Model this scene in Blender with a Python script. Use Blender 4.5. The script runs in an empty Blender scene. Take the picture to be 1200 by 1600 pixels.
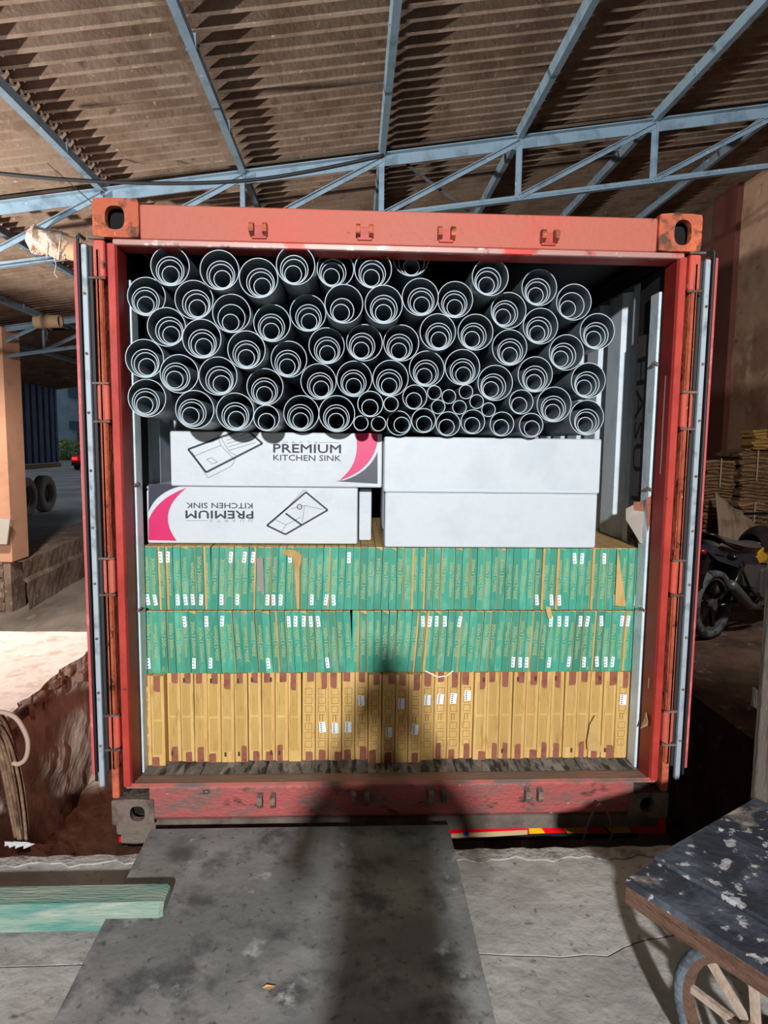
import bpy, math, random
import numpy as np
from mathutils import Vector, Matrix
random.seed(7)
# ------------------------------------------------------------------ camera
C = bpy.context.scene.collection
F = 1034.87
CAM = np.array([-0.1902, -2.7541, 1.6530])
def rotm(y, p, r):
    cy, sy, cp, sp, cr, sr = math.cos(y), math.sin(y), math.cos(p), math.sin(p), math.cos(r), math.sin(r)
    return (np.array([[cy,-sy,0],[sy,cy,0],[0,0,1]]) @ np.array([[1,0,0],[0,cp,-sp],[0,sp,cp]]) @ np.array([[cr,0,sr],[0,1,0],[-sr,0,cr]]))
M = rotm(-0.04579, -0.10445, -0.01156)
cd = bpy.data.cameras.new('camera'); cam = bpy.data.objects.new('camera', cd); C.objects.link(cam)
cd.sensor_fit = 'VERTICAL'; cd.sensor_height = 36; cd.lens = F/1600*36; cd.clip_start = 0.05; cd.clip_end = 200
mw = Matrix.Identity(4)
for i in range(3):
    mw[i][0] = M[i][0]; mw[i][1] = M[i][2]; mw[i][2] = -M[i][1]; mw[i][3] = CAM[i]
cam.matrix_world = mw
bpy.context.scene.camera = cam
# ------------------------------------------------------------------ world, lamps, exposure
sc = bpy.context.scene
w = bpy.data.worlds.new('dusk'); sc.world = w; w.use_nodes = True
bg = w.node_tree.nodes['Background']; bg.inputs[0].default_value = (0.20, 0.24, 0.28, 1); bg.inputs[1].default_value = 1.25
sc.view_settings.view_transform = 'Standard'; sc.view_settings.look = 'None'; sc.view_settings.gamma = 1
sc.view_settings.exposure = 0.0; sc.view_settings.use_curve_mapping = False
def lamp(name, kind, loc, energy, col, tgt=None, size=0.2, **kw):
    l = bpy.data.lights.new(name, kind); l.energy = energy; l.color = col
    if kind == 'AREA': l.shape = 'DISK'; l.size = size
    else: l.shadow_soft_size = size
    for k, v in kw.items(): setattr(l, k, v)
    o = bpy.data.objects.new(name, l); C.objects.link(o); o.location = loc
    if tgt is not None: o.rotation_euler = (Vector(tgt)-Vector(loc)).to_track_quat('-Z', 'Y').to_euler()
    return o
lamp('flood_lamp', 'SPOT', (-0.42, -8.5, 3.46), 4300, (0.98, 0.985, 1.0), (0, 0, 0.9), 0.13, spot_size=math.radians(95), spot_blend=0.5)
lamp('yard_lamp', 'SPOT', (-6.0, 1.4, 1.35), 2150, (1.0, 0.91, 0.83), (-1.9, 2.9, 4.5), 0.05, spot_size=math.radians(110), spot_blend=0.3)
lamp('bay_fill', 'SPOT', (-4.5, 4.2, 3.0), 950, (1.0, 0.88, 0.80), (-4.6, 5.2, -1.0), 0.1, spot_size=math.radians(150), spot_blend=0.4)  # added fill to brighten left platform, road and pillar; no fixture seen
lamp('side_fill', 'SPOT', (3.1, 0.4, 3.5), 380, (1.0, 0.92, 0.84), (4.3, 4.6, 0.2), 0.15, spot_size=math.radians(85), spot_blend=0.8)  # added fill for the dark right side, no bulb seen there
# ------------------------------------------------------------------ pixel rays -> world points at real depths
def ray(px, py): return M @ np.array([(px-600)/F, 1, (800-py)/F])
def PZ(px, py, z): d = ray(px, py); return CAM + d*((z-CAM[2])/d[2])
def PY(px, py, y): d = ray(px, py); return CAM + d*((y-CAM[1])/d[1])
def PX(px, py, x): d = ray(px, py); return CAM + d*((x-CAM[0])/d[0])
# ------------------------------------------------------------------ materials
def lin(c): return tuple(((v/255)/12.92 if v/255 <= .04045 else ((v/255+.055)/1.055)**2.4) for v in c)+(1,)
MATS = {}
def mat(name, col, rough=.7, metal=0, layers=(), bump=0, bscale=40, vary=0, stretch=(1,1,1), spec=.4, emit=None, alpha=1):
    """layers: (srgb, noise scale, lo, hi, detail) mixed in turn over the base"""
    if name in MATS: return MATS[name]
    m = bpy.data.materials.new(name); m.use_nodes = True; nt = m.node_tree; N = nt.nodes; L = nt.links
    b = N['Principled BSDF']; b.inputs['Roughness'].default_value = rough; b.inputs['Metallic'].default_value = metal
    b.inputs['Specular IOR Level'].default_value = spec
    tc = N.new('ShaderNodeTexCoord'); mp = N.new('ShaderNodeMapping'); mp.inputs['Scale'].default_value = stretch
    L.new(tc.outputs['Object'], mp.inputs[0]); oi = N.new('ShaderNodeObjectInfo')
    mul = N.new('ShaderNodeMath'); mul.operation = 'MULTIPLY'; mul.inputs[1].default_value = 37; L.new(oi.outputs['Random'], mul.inputs[0])
    add = N.new('ShaderNodeVectorMath'); add.operation = 'ADD'; L.new(mp.outputs[0], add.inputs[0]); L.new(mul.outputs[0], add.inputs[1])
    rgb = N.new('ShaderNodeRGB'); rgb.outputs[0].default_value = lin(col); cur = rgb.outputs[0]
    for (c2, s, lo, hi, *dt) in layers:
        n = N.new('ShaderNodeTexNoise'); n.inputs['Scale'].default_value = s; n.inputs['Detail'].default_value = dt[0] if dt else 5
        n.inputs['Roughness'].default_value = .6
        L.new(add.outputs[0], n.inputs['Vector'])
        mr = N.new('ShaderNodeMapRange'); mr.inputs[1].default_value = lo; mr.inputs[2].default_value = hi; L.new(n.outputs[0], mr.inputs[0])
        mx = N.new('ShaderNodeMix'); mx.data_type = 'RGBA'; L.new(mr.outputs[0], mx.inputs[0]); L.new(cur, mx.inputs[6]); mx.inputs[7].default_value = lin(c2); cur = mx.outputs[2]
    if vary:
        hs = N.new('ShaderNodeHueSaturation'); mr = N.new('ShaderNodeMapRange'); mr.inputs[3].default_value = 1-vary; mr.inputs[4].default_value = 1+vary
        L.new(oi.outputs['Random'], mr.inputs[0]); L.new(mr.outputs[0], hs.inputs['Value']); L.new(cur, hs.inputs['Color']); cur = hs.outputs[0]
    L.new(cur, b.inputs['Base Color'])
    if bump:
        n = N.new('ShaderNodeTexNoise'); n.inputs['Scale'].default_value = bscale; n.inputs['Detail'].default_value = 6; L.new(add.outputs[0], n.inputs['Vector'])
        bp = N.new('ShaderNodeBump'); bp.inputs['Strength'].default_value = bump; bp.inputs['Distance'].default_value = .02; L.new(n.outputs[0], bp.inputs['Height']); L.new(bp.outputs[0], b.inputs['Normal'])
    if emit: b.inputs['Emission Color'].default_value = lin(emit[0]); b.inputs['Emission Strength'].default_value = emit[1]
    if alpha < 1: b.inputs['Alpha'].default_value = alpha
    MATS[name] = m; return m
m_red = mat('red_paint', (196,78,64), .5, layers=[((176,92,80),3,.4,.7),((225,190,180),9,.70,.74),((60,38,30),14,.66,.72)], bump=.15, bscale=25)
m_redhot = mat('bright_red_paint', (178,60,48), .5, layers=[((150,38,32),5,.4,.7),((70,35,28),11,.66,.70)], bump=.1, bscale=25)
m_header = mat('faded_red_paint', (172,92,74), .6, layers=[((184,82,66),2.2,.45,.7),((95,58,48),12,.67,.73),((215,190,182),20,.72,.75)], bump=.12)
m_orange = mat('rusty_orange_paint', (190,98,70), .6, layers=[((150,66,46),6,.45,.65),((60,34,22),15,.6,.68),((225,130,90),30,.66,.7)], bump=.35)
m_rustcast = mat('rusty_casting', (172,86,58), .7, layers=[((215,110,72),8,.5,.62),((88,56,42),13,.52,.62),((205,190,175),40,.70,.74)], bump=.4)
m_darkcast = mat('dusty_casting', (112,98,88), .8, layers=[((70,58,50),9,.45,.65),((150,110,90),16,.6,.7)], bump=.5)
m_sillred = mat('worn_sill_red', (158,78,74), .5, layers=[((120,86,80),7,.45,.62),((62,50,48),11,.58,.70),((205,180,172),22,.69,.74)], bump=.3, stretch=(1,2,2))
m_threshold = mat('worn_threshold', (152,112,102), .7, layers=[((116,106,100),5,.4,.6),((160,96,86),12,.58,.68)], bump=.4, stretch=(.5,2,2))
m_ply = mat('dark_plywood', (104,102,99), .8, layers=[((140,136,130),6,.5,.6),((44,44,46),11,.5,.6)], bump=.3, stretch=(3,.6,1))
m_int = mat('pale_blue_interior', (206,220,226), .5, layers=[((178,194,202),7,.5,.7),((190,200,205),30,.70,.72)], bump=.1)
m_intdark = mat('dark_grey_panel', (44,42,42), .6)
m_black = mat('black_rubber', (22,22,24), .6)
m_hole_shade = mat('hollow_shade', (16,12,10), .9)  # near-black colour paints the shade inside hollows
m_alu = mat('dull_aluminium', (165,178,186), .45, .2, layers=[((120,130,136),12,.55,.7)])
m_pinkred = mat('pinkish_red_paint', (188,82,82), .5, layers=[((225,120,120),9,.55,.7)])
m_pvc = mat('grey_pvc', (128,141,149), .32, layers=[((108,120,129),6,.5,.7)], vary=.08, spec=.5)
m_pvccut = mat('pale_pvc_cut', (176,190,196), .7)  # cut ends paler than the pipe walls
m_kraft = mat('kraft_card', (190,156,98), .85, layers=[((165,130,76),14,.5,.7)], vary=.08, stretch=(1,1,.4))
m_green = mat('green_print', (54,142,118), .6, layers=[((92,164,138),16,.5,.68),((146,160,118),26,.66,.74)], vary=.2, stretch=(1,1,.35))
m_tan = mat('tan_ink', (168,166,112), .7, layers=[((120,160,112),60,.5,.68)])
m_sticker = mat('white_sticker', (228,236,240), .4)
m_ink = mat('grey_ink', (92,100,112), .7)
m_brown = mat('brown_carton', (202,164,98), .8, layers=[((214,178,114),6,.5,.65),((166,126,66),30,.55,.72)], vary=.06, stretch=(4,1,.3))
m_bprint = mat('carton_ink', (112,84,44), .8)
m_bshade = mat('carton_fine_print', (160,128,66), .8)
m_tape = mat('brown_tape', (146,92,74), .3, layers=[((122,70,58),25,.5,.7),((220,200,190),40,.76,.78)])
m_white = mat('white_card', (190,198,202), .5, layers=[((182,190,196),5,.5,.7)], bump=.12, bscale=18)
m_pink = mat('magenta_print', (196,22,92), .45, layers=[((212,60,110),20,.68,.75)])
m_navy = mat('navy_print', (40,44,58), .4, layers=[((90,100,112),25,.68,.72)])
m_lineink = mat('black_ink', (44,46,54), .6)
m_fine = mat('thin_grey_ink', (120,126,134), .6)
m_conc = mat('dock_concrete', (172,169,163), .85, layers=[((146,142,136),2.5,.4,.65),((172,168,160),7,.55,.7),((106,102,97),26,.6,.72)], bump=.5, bscale=18)
m_concpale = mat('pale_lip_concrete', (168,163,156), .85, layers=[((112,106,100),12,.5,.65),((185,178,168),25,.6,.7)], bump=.6)
m_sheet = mat('dusty_black_ply', (110,110,109), .7, layers=[((136,135,133),2.6,.42,.62),((78,78,79),5,.5,.64),((172,171,168),7,.62,.72),((76,75,75),30,.58,.7)], bump=.15)
m_platform = mat('pale_platform_top', (222,208,198), .9, layers=[((190,170,156),5,.50,.66),((230,220,212),12,.5,.65)], bump=.5, bscale=14)
m_earth = mat('brick_earth', (186,164,148), .95, layers=[((128,104,92),2.5,.46,.64),((206,186,170),5,.56,.7),((216,200,184),18,.66,.74)], bump=.8, bscale=9)
m_brick = mat('old_brick', (164,130,110), .95, layers=[((70,44,36),8,.45,.65)], bump=.8, vary=.2)
m_road = mat('dusty_road', (158,148,136), .95, layers=[((112,102,92),1.2,.4,.62),((160,152,144),2.4,.58,.7)], bump=.4, stretch=(1,.4,1))
m_yard = mat('yard_concrete', (156,154,150), .9, layers=[((120,120,118),.5,.4,.62),((140,136,130),1.5,.55,.7)], bump=.2)
m_parapet = mat('rough_parapet', (142,122,104), .95, layers=[((110,92,78),2.5,.42,.6),((170,152,134),8,.6,.7)], bump=.9, bscale=9)
m_orangewall = mat('orange_plaster', (216,164,132), .9, layers=[((200,150,120),3,.5,.7)], bump=.2)
m_plaster = mat('patchy_plaster', (168,134,110), .95, layers=[((132,98,78),1.3,.46,.6),((176,150,128),2.8,.57,.7),((90,60,46),4.5,.62,.72)], bump=.5, bscale=5)
m_brownpaint = mat('maroon_paint', (96,52,42), .8, layers=[((80,44,36),2,.4,.7)])
m_roof = mat('asbestos_sheet', (124,108,94), .9, layers=[((104,86,72),3,.45,.62),((160,146,132),22,.64,.72),((86,68,56),7,.6,.72)], bump=.25, bscale=30, vary=.07)
m_steel = mat('blue_grey_steel', (122,146,162), .45, layers=[((100,122,138),6,.5,.66),((176,196,208),16,.66,.72)], bump=.08)
m_wood_green = mat('green_stained_beam', (132,152,138), .8, layers=[((84,134,122),3.5,.52,.62),((180,180,164),5,.56,.7),((170,140,96),4,.66,.74)], bump=.5, stretch=(.5,4,4))
m_cartblack = mat('black_cart_plank', (46,50,58), .6, layers=[((78,84,94),5,.48,.62),((170,170,170),20,.585,.62),((150,140,128),3.2,.60,.66)], bump=.4, bscale=35)
m_cartwood = mat('brown_cart_side', (104,76,62), .8, layers=[((80,52,38),8,.45,.65)], bump=.5, stretch=(1,1,5))
m_spoke = mat('pale_spoke_wood', (164,146,130), .8, layers=[((150,120,96),20,.5,.7)], bump=.3)
m_tyre = mat('dusty_tyre', (88,96,104), .8, layers=[((56,58,62),12,.5,.62),((130,136,142),30,.62,.72)], bump=.5)
m_grey_wood = mat('weathered_wood', (92,84,76), .9, layers=[((66,58,50),10,.45,.62),((128,120,110),30,.62,.72)], bump=.6, stretch=(4,4,.4))
m_gunny = mat('folded_gunny_sack', (146,120,92), .95, layers=[((98,78,56),12,.45,.65)], vary=.2, bump=.6, stretch=(1,1,4))
m_gunnyy = mat('yellow_sack_bundle', (176,142,84), .95, vary=.15, bump=.6)
m_tarp = mat('grey_tarp', (150,134,118), .85, layers=[((92,80,68),4,.45,.65),((150,138,124),10,.6,.72)], bump=.5)
m_cane = mat('brown_cane', (120,92,70), .8, layers=[((160,132,108),20,.5,.7),((76,52,40),9,.5,.65)])
m_wire = mat('black_cable', (30,30,34), .6)
m_string = mat('pale_string', (190,180,165), .9)
m_tapered = mat('reflective_red', (235,10,30), .3)
m_tapeyel = mat('reflective_yellow', (240,180,20), .3)
m_frame = mat('trailer_beam_grey', (110,98,88), .8, layers=[((82,72,64),8,.45,.65)], bump=.4)
m_blue = mat('dark_blue_paint', (58,74,112), .5, layers=[((34,44,74),2,.4,.7)])
m_ochrerail = mat('trailer_ochre', (130,104,60), .7)  # plain ochre for the lorry's bottom rail
m_darktyre = mat('lorry_tyre', (140,130,122), .9, bump=.3)
m_facade = mat('blue_grey_facade', (150,168,178), .9, layers=[((134,152,164),.4,.45,.6)])
m_facdark = mat('facade_recess', (70,88,104), .8)
m_leaf = mat('leaf', (120,150,70), .7, vary=.3)
m_flower = mat('yellow_blossom', (225,215,80), .7)
m_carred = mat('car_red', (200,20,34), .3)
m_carlight = mat('tail_lamp', (255,70,80), .3, emit=((255,60,70), .9))
m_glassd = mat('dark_glass', (20,24,28), .1)
m_skin = mat('skin', (150,104,80), .6)
m_cloth = mat('dark_clothing', (50,54,66), .9)
m_hair = mat('hair', (20,18,18), .8)
m_mblack = mat('gloss_black', (24,24,28), .25)
m_seat = mat('seat_vinyl', (74,72,76), .55)
m_chrome = mat('chrome', (190,192,196), .25, .9)
m_mgrey = mat('bike_grey', (92,94,98), .4, .3)
m_mnavy = mat('bike_navy', (40,46,60), .3)
m_myel = mat('bike_yellow', (205,160,50), .4)
m_wrap = mat('crinkled_plastic', (196,176,160), .35, layers=[((156,124,104),12,.5,.62),((225,212,200),25,.58,.68)], bump=1, bscale=28)
m_tube = mat('tan_tube', (190,158,124), .7)
m_tubein = mat('tube_inside', (110,66,50), .8)
m_greyflap = mat('grey_torn_card', (150,140,130), .9, layers=[((176,168,158),8,.5,.7)])
m_paleblue = mat('pale_blue_block', (160,180,205), .8)
# ------------------------------------------------------------------ mesh builder
def V(*a): return np.array(a, float)
class MB:
    def __init__(s): s.v = []; s.f = []; s.m = []
    def add(s, vs, fs, mi=0):
        b = len(s.v); s.v += [tuple(map(float, p)) for p in vs]; s.f += [tuple(b+i for i in f) for f in fs]; s.m += [mi]*len(fs); return s
    def box(s, a, b, mi=0):
        (x0,y0,z0),(x1,y1,z1) = a, b
        return s.add([(x0,y0,z0),(x1,y0,z0),(x1,y1,z0),(x0,y1,z0),(x0,y0,z1),(x1,y0,z1),(x1,y1,z1),(x0,y1,z1)],
              [(0,3,2,1),(4,5,6,7),(0,1,5,4),(1,2,6,5),(2,3,7,6),(3,0,4,7)], mi)
    def bbox(s, a, b, c=.004, mi=0):
        """box with chamfered vertical/horizontal edges: octagon profile in xz extruded in y, ends inset"""
        (x0,y0,z0),(x1,y1,z1) = a, b
        def ring(y, k):
            X0,X1,Z0,Z1 = x0+k,x1-k,z0+k,z1-k
            return [(X0+c,y,Z0),(X1-c,y,Z0),(X1,y,Z0+c),(X1,y,Z1-c),(X1-c,y,Z1),(X0+c,y,Z1),(X0,y,Z1-c),(X0,y,Z0+c)]
        R = [ring(y0,c*.7),ring(y0+c,0),ring(y1-c,0),ring(y1,c*.7)]
        vs = sum(R, []); fs = [tuple(range(8)), tuple(range(31,23,-1))]
        for k in range(3):
            for i in range(8): j = (i+1)%8; fs.append((k*8+i,(k+1)*8+i,(k+1)*8+j,k*8+j))
        return s.add(vs, fs, mi)
    def beam(s, p, q, wd, ht, up=(0,0,1), mi=0):
        p, q = np.array(p,float), np.array(q,float); d = q-p; d /= np.linalg.norm(d)
        r = np.cross(d, up); r /= np.linalg.norm(r); u = np.cross(r, d)
        vs = [e + r*a*wd/2 + u*b*ht/2 for e in (p,q) for a,b in ((-1,-1),(1,-1),(1,1),(-1,1))]
        return s.add(vs, [(0,1,2,3),(7,6,5,4),(0,4,5,1),(1,5,6,2),(2,6,7,3),(3,7,4,0)], mi)
    def prism(s, poly, ext, mi=0):
        n = len(poly); e = np.array(ext,float); poly = [np.array(p,float) for p in poly]
        vs = poly + [p+e for p in poly]
        return s.add(vs, [tuple(range(n)), tuple(range(2*n-1,n-1,-1))]+[(i,i+n,(i+1)%n+n,(i+1)%n) for i in range(n)], mi)
    def tube(s, path, r, n=8, mi=0, cap=True):
        P = [np.array(p,float) for p in path]; k = len(P); rr = r if hasattr(r,'__len__') else [r]*k
        vs = []; pr = None
        for i in range(k):
            d = P[min(i+1,k-1)]-P[max(i-1,0)]; d /= (np.linalg.norm(d) or 1)
            if pr is None: a = np.cross(d, (0,0,1) if abs(d[2])<.9 else (1,0,0))
            else: a = pr - d*np.dot(pr,d)
            a /= (np.linalg.norm(a) or 1); pr = a; b = np.cross(d,a)
            vs += [P[i]+rr[i]*(a*math.cos(t)+b*math.sin(t)) for t in [2*math.pi*j/n for j in range(n)]]
        fs = [(i*n+j,i*n+(j+1)%n,(i+1)*n+(j+1)%n,(i+1)*n+j) for i in range(k-1) for j in range(n)]
        if cap: fs += [tuple(range(n-1,-1,-1)), tuple(range((k-1)*n,k*n))]
        return s.add(vs, fs, mi)
    def lathe(s, c, axis, prof, n=24, mi=0, closed=False):
        """prof = [(along, radius)...]"""
        c = np.array(c,float); d = np.array(axis,float); d /= np.linalg.norm(d)
        a = np.cross(d, (0,0,1) if abs(d[2])<.9 else (1,0,0)); a /= np.linalg.norm(a); b = np.cross(d,a); vs = []
        for (h,r) in prof: vs += [c+d*h+r*(a*math.cos(t)+b*math.sin(t)) for t in [2*math.pi*j/n for j in range(n)]]
        k = len(prof); R = range(k if closed else k-1)
        return s.add(vs, [(i*n+j,i*n+(j+1)%n,((i+1)%k)*n+(j+1)%n,((i+1)%k)*n+j) for i in R for j in range(n)], mi)
    def ribbon(s, pts, wd, nrm=(0,-1,0), mi=0):
        P = [np.array(p,float) for p in pts]; nrm = np.array(nrm,float)
        for a,b in zip(P,P[1:]):
            d = b-a; d /= (np.linalg.norm(d) or 1); t = np.cross(nrm,d)*wd/2
            s.add([a-t,b-t,b+t,a+t],[(0,1,2,3)],mi)
        return s
    def grid(s, fn, nu, nv, mi=0):
        vs = [fn(i/nu, j/nv) for i in range(nu+1) for j in range(nv+1)]
        return s.add(vs, [(i*(nv+1)+j,(i+1)*(nv+1)+j,(i+1)*(nv+1)+j+1,i*(nv+1)+j+1) for i in range(nu) for j in range(nv)], mi)
    def mesh(s, name, mats, off=(0,0,0), smooth=False):
        me = bpy.data.meshes.new(name)
        me.from_pydata([(x-off[0],y-off[1],z-off[2]) for x,y,z in s.v], [], s.f); 
        for m in (mats if isinstance(mats,(list,tuple)) else [mats]): me.materials.append(m)
        me.polygons.foreach_set('material_index', s.m)
        if smooth: me.polygons.foreach_set('use_smooth', [True]*len(s.f))
        me.update(); return me
    def build(s, name, mats, parent=None, smooth=False, loc=None):
        """vertices in world coordinates; stored relative to the parent (or loc)"""
        off = tuple(parent['_o']) if parent is not None and '_o' in parent else (tuple(loc) if loc is not None else None)
        if off is None:
            a = np.array(s.v); off = ((a[:,0].min()+a[:,0].max())/2, (a[:,1].min()+a[:,1].max())/2, a[:,2].min())
            o = link(name, s.mesh(name, mats, off, smooth), parent); o.location = off; o['_o'] = off; return o
        o = link(name, s.mesh(name, mats, off, smooth), parent)
        if parent is None: o.location = off
        o['_o'] = off; return o
def link(name, data, parent=None, loc=None, rot=None):
    o = bpy.data.objects.new(name, data); C.objects.link(o)
    if parent is not None: o.parent = parent
    if loc is not None: o.location = loc
    if rot is not None: o.rotation_euler = rot
    return o
def tag(o, label=None, cat=None, group=None, kind=None):
    if label: o['label'] = label
    if cat: o['category'] = cat
    if group: o['group'] = group
    if kind: o['kind'] = kind
    return o
def empty(name, loc, label=None, cat=None, group=None, kind=None):
    o = link(name, None); o.location = loc; o['_o'] = tuple(map(float, loc)); o.empty_display_size = .1
    return tag(o, label, cat, group, kind)
ORD = 'first second third fourth fifth sixth seventh eighth ninth tenth eleventh twelfth thirteenth fourteenth fifteenth sixteenth seventeenth eighteenth nineteenth'.split()
def ordw(n):
    if n <= 19: return ORD[n-1]
    T = {2:'twenty',3:'thirty',4:'forty',5:'fifty',6:'sixty',7:'seventy',8:'eighty'}; t, u = divmod(n,10)
    return (T[t][:-1]+'ieth') if u == 0 else T[t]+'-'+ORD[u-1]
FONT = None
def text_mesh(s, size=1, offset=0, spacing=1, extrude=0):
    cu = bpy.data.curves.new('txt','FONT'); cu.body = s; cu.size = size; cu.offset = offset; cu.space_character = spacing; cu.resolution_u = 2; cu.extrude = extrude
    cu.align_x = 'CENTER'; cu.align_y = 'CENTER'
    o = bpy.data.objects.new('txt', cu); C.objects.link(o); dg = bpy.context.evaluated_depsgraph_get()
    me = bpy.data.meshes.new_from_object(o.evaluated_get(dg)); bpy.data.objects.remove(o); 
    a = np.array([v.co[:] for v in me.vertices]); ctr = (a.min(0)+a.max(0))/2; ext = a.max(0)-a.min(0)
    return me, ctr, ext
def text_fit(s, wd, ht, **kw):
    """text mesh centred on its origin, fitted to wd x ht, lying in the xz plane facing -y"""
    me, c, e = text_mesh(s, **kw)
    for v in me.vertices: x,y = (v.co.x-c[0])*wd/e[0], (v.co.y-c[1])*ht/e[1]; v.co = (x, 0, y)
    return me
def noise2(x, y, seed=0):
    return (math.sin(x*1.7+seed)+math.sin(y*2.3+seed*2.1+x*.6)+math.sin((x+y)*3.9+seed*.7)*.5+math.sin(x*7.3-y*5.1+seed)*.3)/2.8
# =================================================================== SETTING
DZ = -0.05      # dock level
PIT = -1.2
# dock floor: two slabs split by a jagged crack, with a chipped front lip
crk = [PZ(x,y,DZ) for x,y in [(700,1488),(745,1490),(800,1493),(850,1494),(875,1496),(915,1492),(950,1494),(975,1480),(1010,1468),(1050,1462),(1100,1456)]]
crk = [V(-6,-.78,DZ)] + [V(-1.1,-.72,DZ)] + [V(p[0],p[1],DZ) for p in crk] + [V(2.2,-.55,DZ), V(6,-.6,DZ)]
edge = [V(x, -.17+.008*math.sin(x*31)+.006*math.sin(x*77), DZ) for x in np.linspace(6,-6,70)]
floor = empty('floor', (0,-1,DZ), kind='structure')
MB().prism([p+V(0,.004,0) for p in crk]+edge, (0,0,-1.2)).build('concrete_slab', m_conc, floor)
MB().prism([V(-6,-11,DZ),V(6,-11,DZ)]+[p-V(0,.004,0) for p in crk[::-1]], (0,0,-.3)).build('concrete_slab', m_conc, floor)
def lip(x0,x1):
    xs = np.linspace(x0,x1,30); b = MB()
    back = [V(x,-.20-.012*math.sin(x*23)-.01*math.sin(x*61)-(.02 if x>.2 else 0),DZ+.006) for x in xs]; fr = [V(x,-.150+.006*math.sin(x*40),DZ+.006) for x in xs]
    return b.prism(back+fr[::-1], (0,0,-.06))
lip(.235,1.3).build('edge_strip', m_concpale, floor); lip(-2.3,-1.06).build('edge_strip', m_concpale, floor)
tag(MB().box((-30,-.3,PIT-.1),(12,14,PIT)).build('floor_bay', m_road), kind='structure')
tag(MB().box((-70,8.3,-1.1),(-5.95,90,-.4)).box((-5.95,14,-1.1),(20,90,-.4)).build('floor_yard', m_yard), kind='structure')
# left platform, pale top and dug-out brick side
def wallface(u, v):
    y = -.15+u*3.1; z = PIT + v*(1.2)
    x = -2.25 + .05*noise2(y*3, z*3, 1) + .02*noise2(y*11,z*9,4) - .04*(1-v)
    if v > .93: x -= .03*abs(noise2(y*9, 1, 3))
    return V(x, y, z - (.0 if v<1 else 0))
b = MB(); b.grid(wallface, 90, 40)
wl = tag(b.build('wall_left', m_earth, smooth=False), kind='structure')
b = MB()
def topf(u, v):
    y = -.15+u*3.1; xe = wallface(u,1)[0]
    x = -7 + (xe+7)*v; e = .03*noise2(x*1.1,4,2) if u>.999 else 0
    return V(x, y+e, .0 + (.008*noise2(x*4,y*4,7) if .0<v<1 else 0))
b.grid(topf, 60, 60)
yb = 2.95
b.add([V(-7,yb,0),V(-7,yb,PIT),V(-2.3,yb,PIT),V(-2.3,yb,0)],[(0,1,2,3)],1)
pl = tag(b.build('floor_platform', [m_platform, m_earth]), kind='structure')
for i in range(14):   # exposed bricks along the broken edge
    u = .22+i*.042+random.uniform(-.005,.005); p = wallface(u, .96)
    y = p[1]; z = -.05 - (i%2)*.075 - random.uniform(0,.01)
    b = MB(); b.bbox((-.05,-.055,-.034),(.05,.055,.034),.008)
    o = link('brick', b.mesh('brick', m_brick), wl); off = V(*wl['_o'])
    o.location = tuple(V(p[0]-.02, y, z)-off); o.rotation_euler = (random.uniform(-.1,.1),random.uniform(-.1,.1),random.uniform(-.15,.15))
def heapf(u,v):
    x = -2.24+1.0*u; y = -.1+2.6*v; return V(x, y, PIT+.02+.62*(1-u)**1.6*(.6+.4*math.sin(v*5+1))+.05*noise2(x*14,y*11,2))
hm = MB(); hm.grid(heapf, 30, 60); tag(hm.build('earth_heap', m_earth), kind='structure')
b = MB(); b.beam((-1.75,.05,-.62),(-1.45,.75,-1.05),.09,.02); tag(b.build('plank', mat('tan_plank',(168,136,108),.8)), 'short tan plank leaning on the earth heap beside container', 'plank')
# lumpy debris at foot of the wall
b = MB()
for i in range(60):
    x, y = random.uniform(-2.2,-1.35), random.uniform(.1,1.6); s_ = random.uniform(.03,.1)
    n = 6; z0 = heapf((x+2.24)/1.0,(y+.1)/2.6)[2]-.02
    ring = [V(x+s_*math.cos(k*1.05+i)*random.uniform(.7,1.2), y+s_*math.sin(k*1.05+i), z0) for k in range(n)]
    b.add(ring+[V(x,y,z0+s_*random.uniform(.6,1.1))], [(k,(k+1)%n,n) for k in range(n)])
tag(b.build('rubble', m_earth), 'brown earth and brick rubble at the foot of the left bay wall', 'rubble', kind='stuff')
# far retaining parapet + pillar
A = PZ(40,945,-1.1); B = PZ(145,885,-1.1)
def par(u, v):
    d = B-A; d[2] = 0; nrm = V(-d[1], d[0], 0)/np.linalg.norm(d[:2])
    L_ = np.linalg.norm(d[:2]); p = A + d*(u*4); z = -1.2+.82*v
    off = .03*noise2(u*40, v*3, 5)+ (.03 if v>.58 else -.03)
    return V(p[0]-nrm[0]*off*-1, p[1], z+ (.02*noise2(u*50,1,3) if v>.99 else 0))
b = MB(); b.grid(par, 120, 14)
b.grid(lambda u,v: V(par(u,1)[0]-.9*v, par(u,1)[1]+.1*v, par(u,1)[2]-.01*v), 120, 1)
tag(b.build('wall_bay', m_parapet), kind='structure')
PB = PY(30,940,8.3)
pil = empty('wall_pillar', (-6.3,8.4,-1.2), kind='structure')
MB().box((-6.35,8.15,-.35),(-5.74,8.7,3.4)).build('shaft', m_orangewall, pil)
MB().box((-6.3,8.2,-1.2),(-5.80,8.65,-.30)).build('foot', m_parapet, pil)
b = MB(); b.grid(lambda u,v: V(-9+3.1*u, 8.15+.05*noise2(u*30,v*12,2), -1.2+.85*v), 50, 20)
tag(b.build('wall_rubble', m_parapet), kind='structure')
o = tag(MB().add([PY(-14,808,7.95),PY(17,811,7.95),PY(12,850,7.95),PY(-14,850,7.95)],[(0,1,2,3)]).build('leaning_tile', mat('pale_tile',(196,190,178),.4)), 'pale square tile leaning on the foot of the orange pillar', 'tile')
md = o.modifiers.new('s','SOLIDIFY'); md.thickness = .03
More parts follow.
